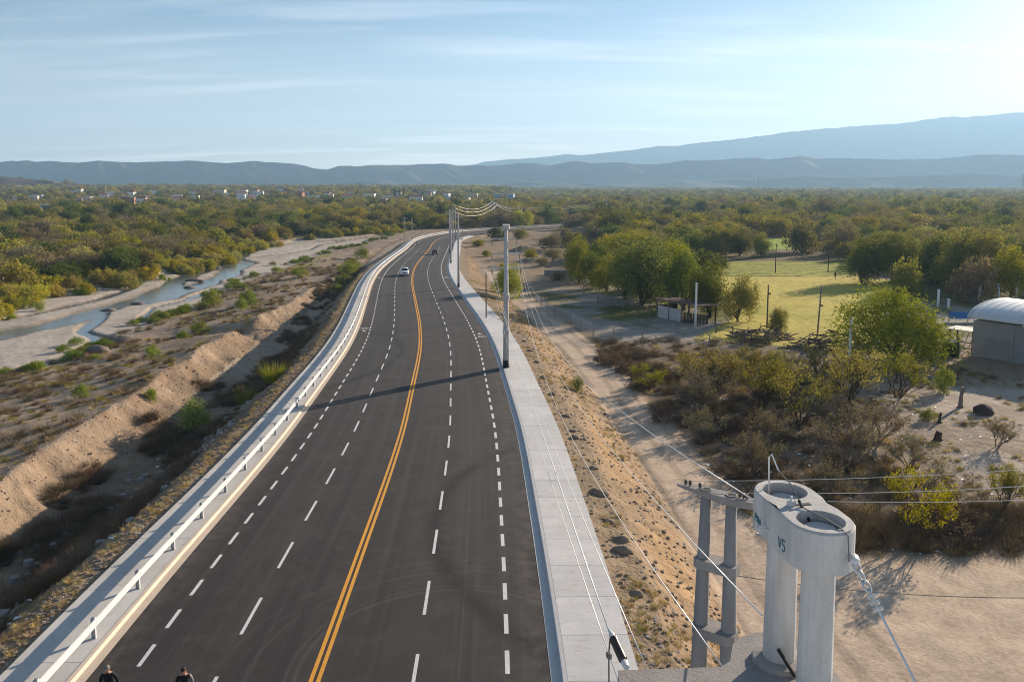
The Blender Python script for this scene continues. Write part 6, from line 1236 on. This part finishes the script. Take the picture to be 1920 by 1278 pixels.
for i, (x, y, w, dp, h, wl, rf) in enumerate(HOUSE):
    k = RANK[wl, rf].index(i); rn = 'flat-roofed' if rf == 'flat' else 'tile-roofed'; n_ = len(RANK[wl, rf])
    lb = '%s %s house in the far town%s' % (WORD[wl], rn, ', ' + ORD[k] + ' of its kind from the left' if n_ > 1 else '')
    o = thing('house', lb, 'house', (x, y, gz(x, y)), math.atan2(-x, y) * .6 + random.uniform(-.35, .35), 'houses of the far town'); h = h * 1.45
    b = MB(); b.box((0, 0, h / 2 - 1), (w, dp, h + 2)); b.build('wall', M[WALL[wl]], o)
    if rf == 'flat': b = MB(); b.box((0, 0, h + .18), (w + .5, dp + .5, .35)); b.build('roof', M['conc_pole'], o)
    else:
        b = MB(); b.loft([[(-w / 2 - .5, -dp / 2 - .5, h), (-w / 2 - .5, dp / 2 + .5, h), (-w / 2 - .3, 0, h + 2.0)], [(w / 2 + .5, -dp / 2 - .5, h), (w / 2 + .5, dp / 2 + .5, h), (w / 2 + .3, 0, h + 2.0)]]); rf_ = b.build('roof', M['tile'], o); b = MB(); b.box((w * .3, 1, h + 1.7), (.8, .8, 1.8)); b.build('chimney', M['white'], rf_)
    for q in (-.28, .28): b = MB(); b.box((q * w, -dp / 2 - .02, h * .55), (1.6, .1, 1.5)); b.build('window', M['glass'], o)
    b = MB(); b.box((0, -dp / 2 - .02, 1.1), (1.2, .1, 2.2)); b.build('door', M['wood_dark'], o)
def mast(x, y, h, label, w=1.6):
    o = thing('radio_mast', label, 'mast', (x, y, gz(x, y)), 0, 'lattice radio masts'); P = [(w * math.cos(a), w * math.sin(a)) for a in (0.3, 2.4, 4.5)]
    for a, c in P: b = MB(); b.tube([(a, c, -1), (a * .35, c * .35, h)], .22, 5); b.build('leg', M['post'], o)
    n = int(h / 3.2)
    for i in range(n):
        for k in range(3):
            f0, f1 = 1 - .65 * i / n, 1 - .65 * (i + 1) / n; p, q = P[k], P[(k + 1) % 3]; b = MB(); b.tube([(p[0] * f0, p[1] * f0, h * i / n), (q[0] * f1, q[1] * f1, h * (i + 1) / n)], .12, 4); b.build('brace', M['post'], o)
    b = MB(); b.box((0, 0, h - 1), (3.6, .5, 1.6)); b.box((0, 0, h - 4), (2.6, .5, 1.2)); b.tube([(0, 0, h), (0, 0, h + 4)], .12, 5); b.build('antenna', M['white'], o)
mast(-440, 1430, 36, 'radio mast rising above the far town'); mast(620, 2010, 44, 'lattice mast on the right of the plain'); mast(1010, 1580, 46, 'lattice mast near the right edge of the picture')
for i, (x, y, h) in enumerate(((-160, 1090, 15), (-154, 1095, 14), (-148, 1092, 16), (-250, 1000, 13), (-205, 1060, 13))): tree('cypress0', x, y, 4.2, h, ['left of the three tall cypresses above the town', 'middle of the three tall cypresses above the town', 'right of the three tall cypresses above the town', 'single cypress on the left of the town', 'single cypress between the town houses'][i], 'tree', 'cypress', 'cypresses of the far town')
for i, (x, y, h, k) in enumerate(((170, 760, 11, 'deep0'), (330, 900, 14, 'deep1'), (350, 905, 12, 'deep2'), (420, 960, 13, 'cypress0'), (300, 700, 11, 'deep0'), (-60, 900, 12, 'deep2'), (-330, 900, 12, 'deep1'), (-250, 880, 11, 'deep0'), (-20, 800, 11, 'cypress0'), (480, 1000, 14, 'cypress0'), (560, 1020, 14, 'deep1'))): tree(k, x, y, h * (.3 if k == 'cypress0' else 1.05), h, 'tall dark tree above the far plain, %s from the left' % ORDN[sorted(range(11), key=lambda j: (.223, .367, .387, .4375, .4286, -.0667, -.3667, -.284, -.025, .48, .549)[j]).index(i)], 'tree', 'tall_tree', 'tall trees above the far plain')
for i, (x, y) in enumerate(((-330, 1010), (-372, 960), (-500, 1000), (560, 900))): tree('pink0', x, y, 11, 7, ['pink-flowering tree in the middle of the town', 'pink-flowering tree left of the town centre', 'pink-flowering tree at the left of the town', 'pink-flowering tree on the right of the plain'][i], 'tree', 'flowering_tree', 'pink-flowering trees')
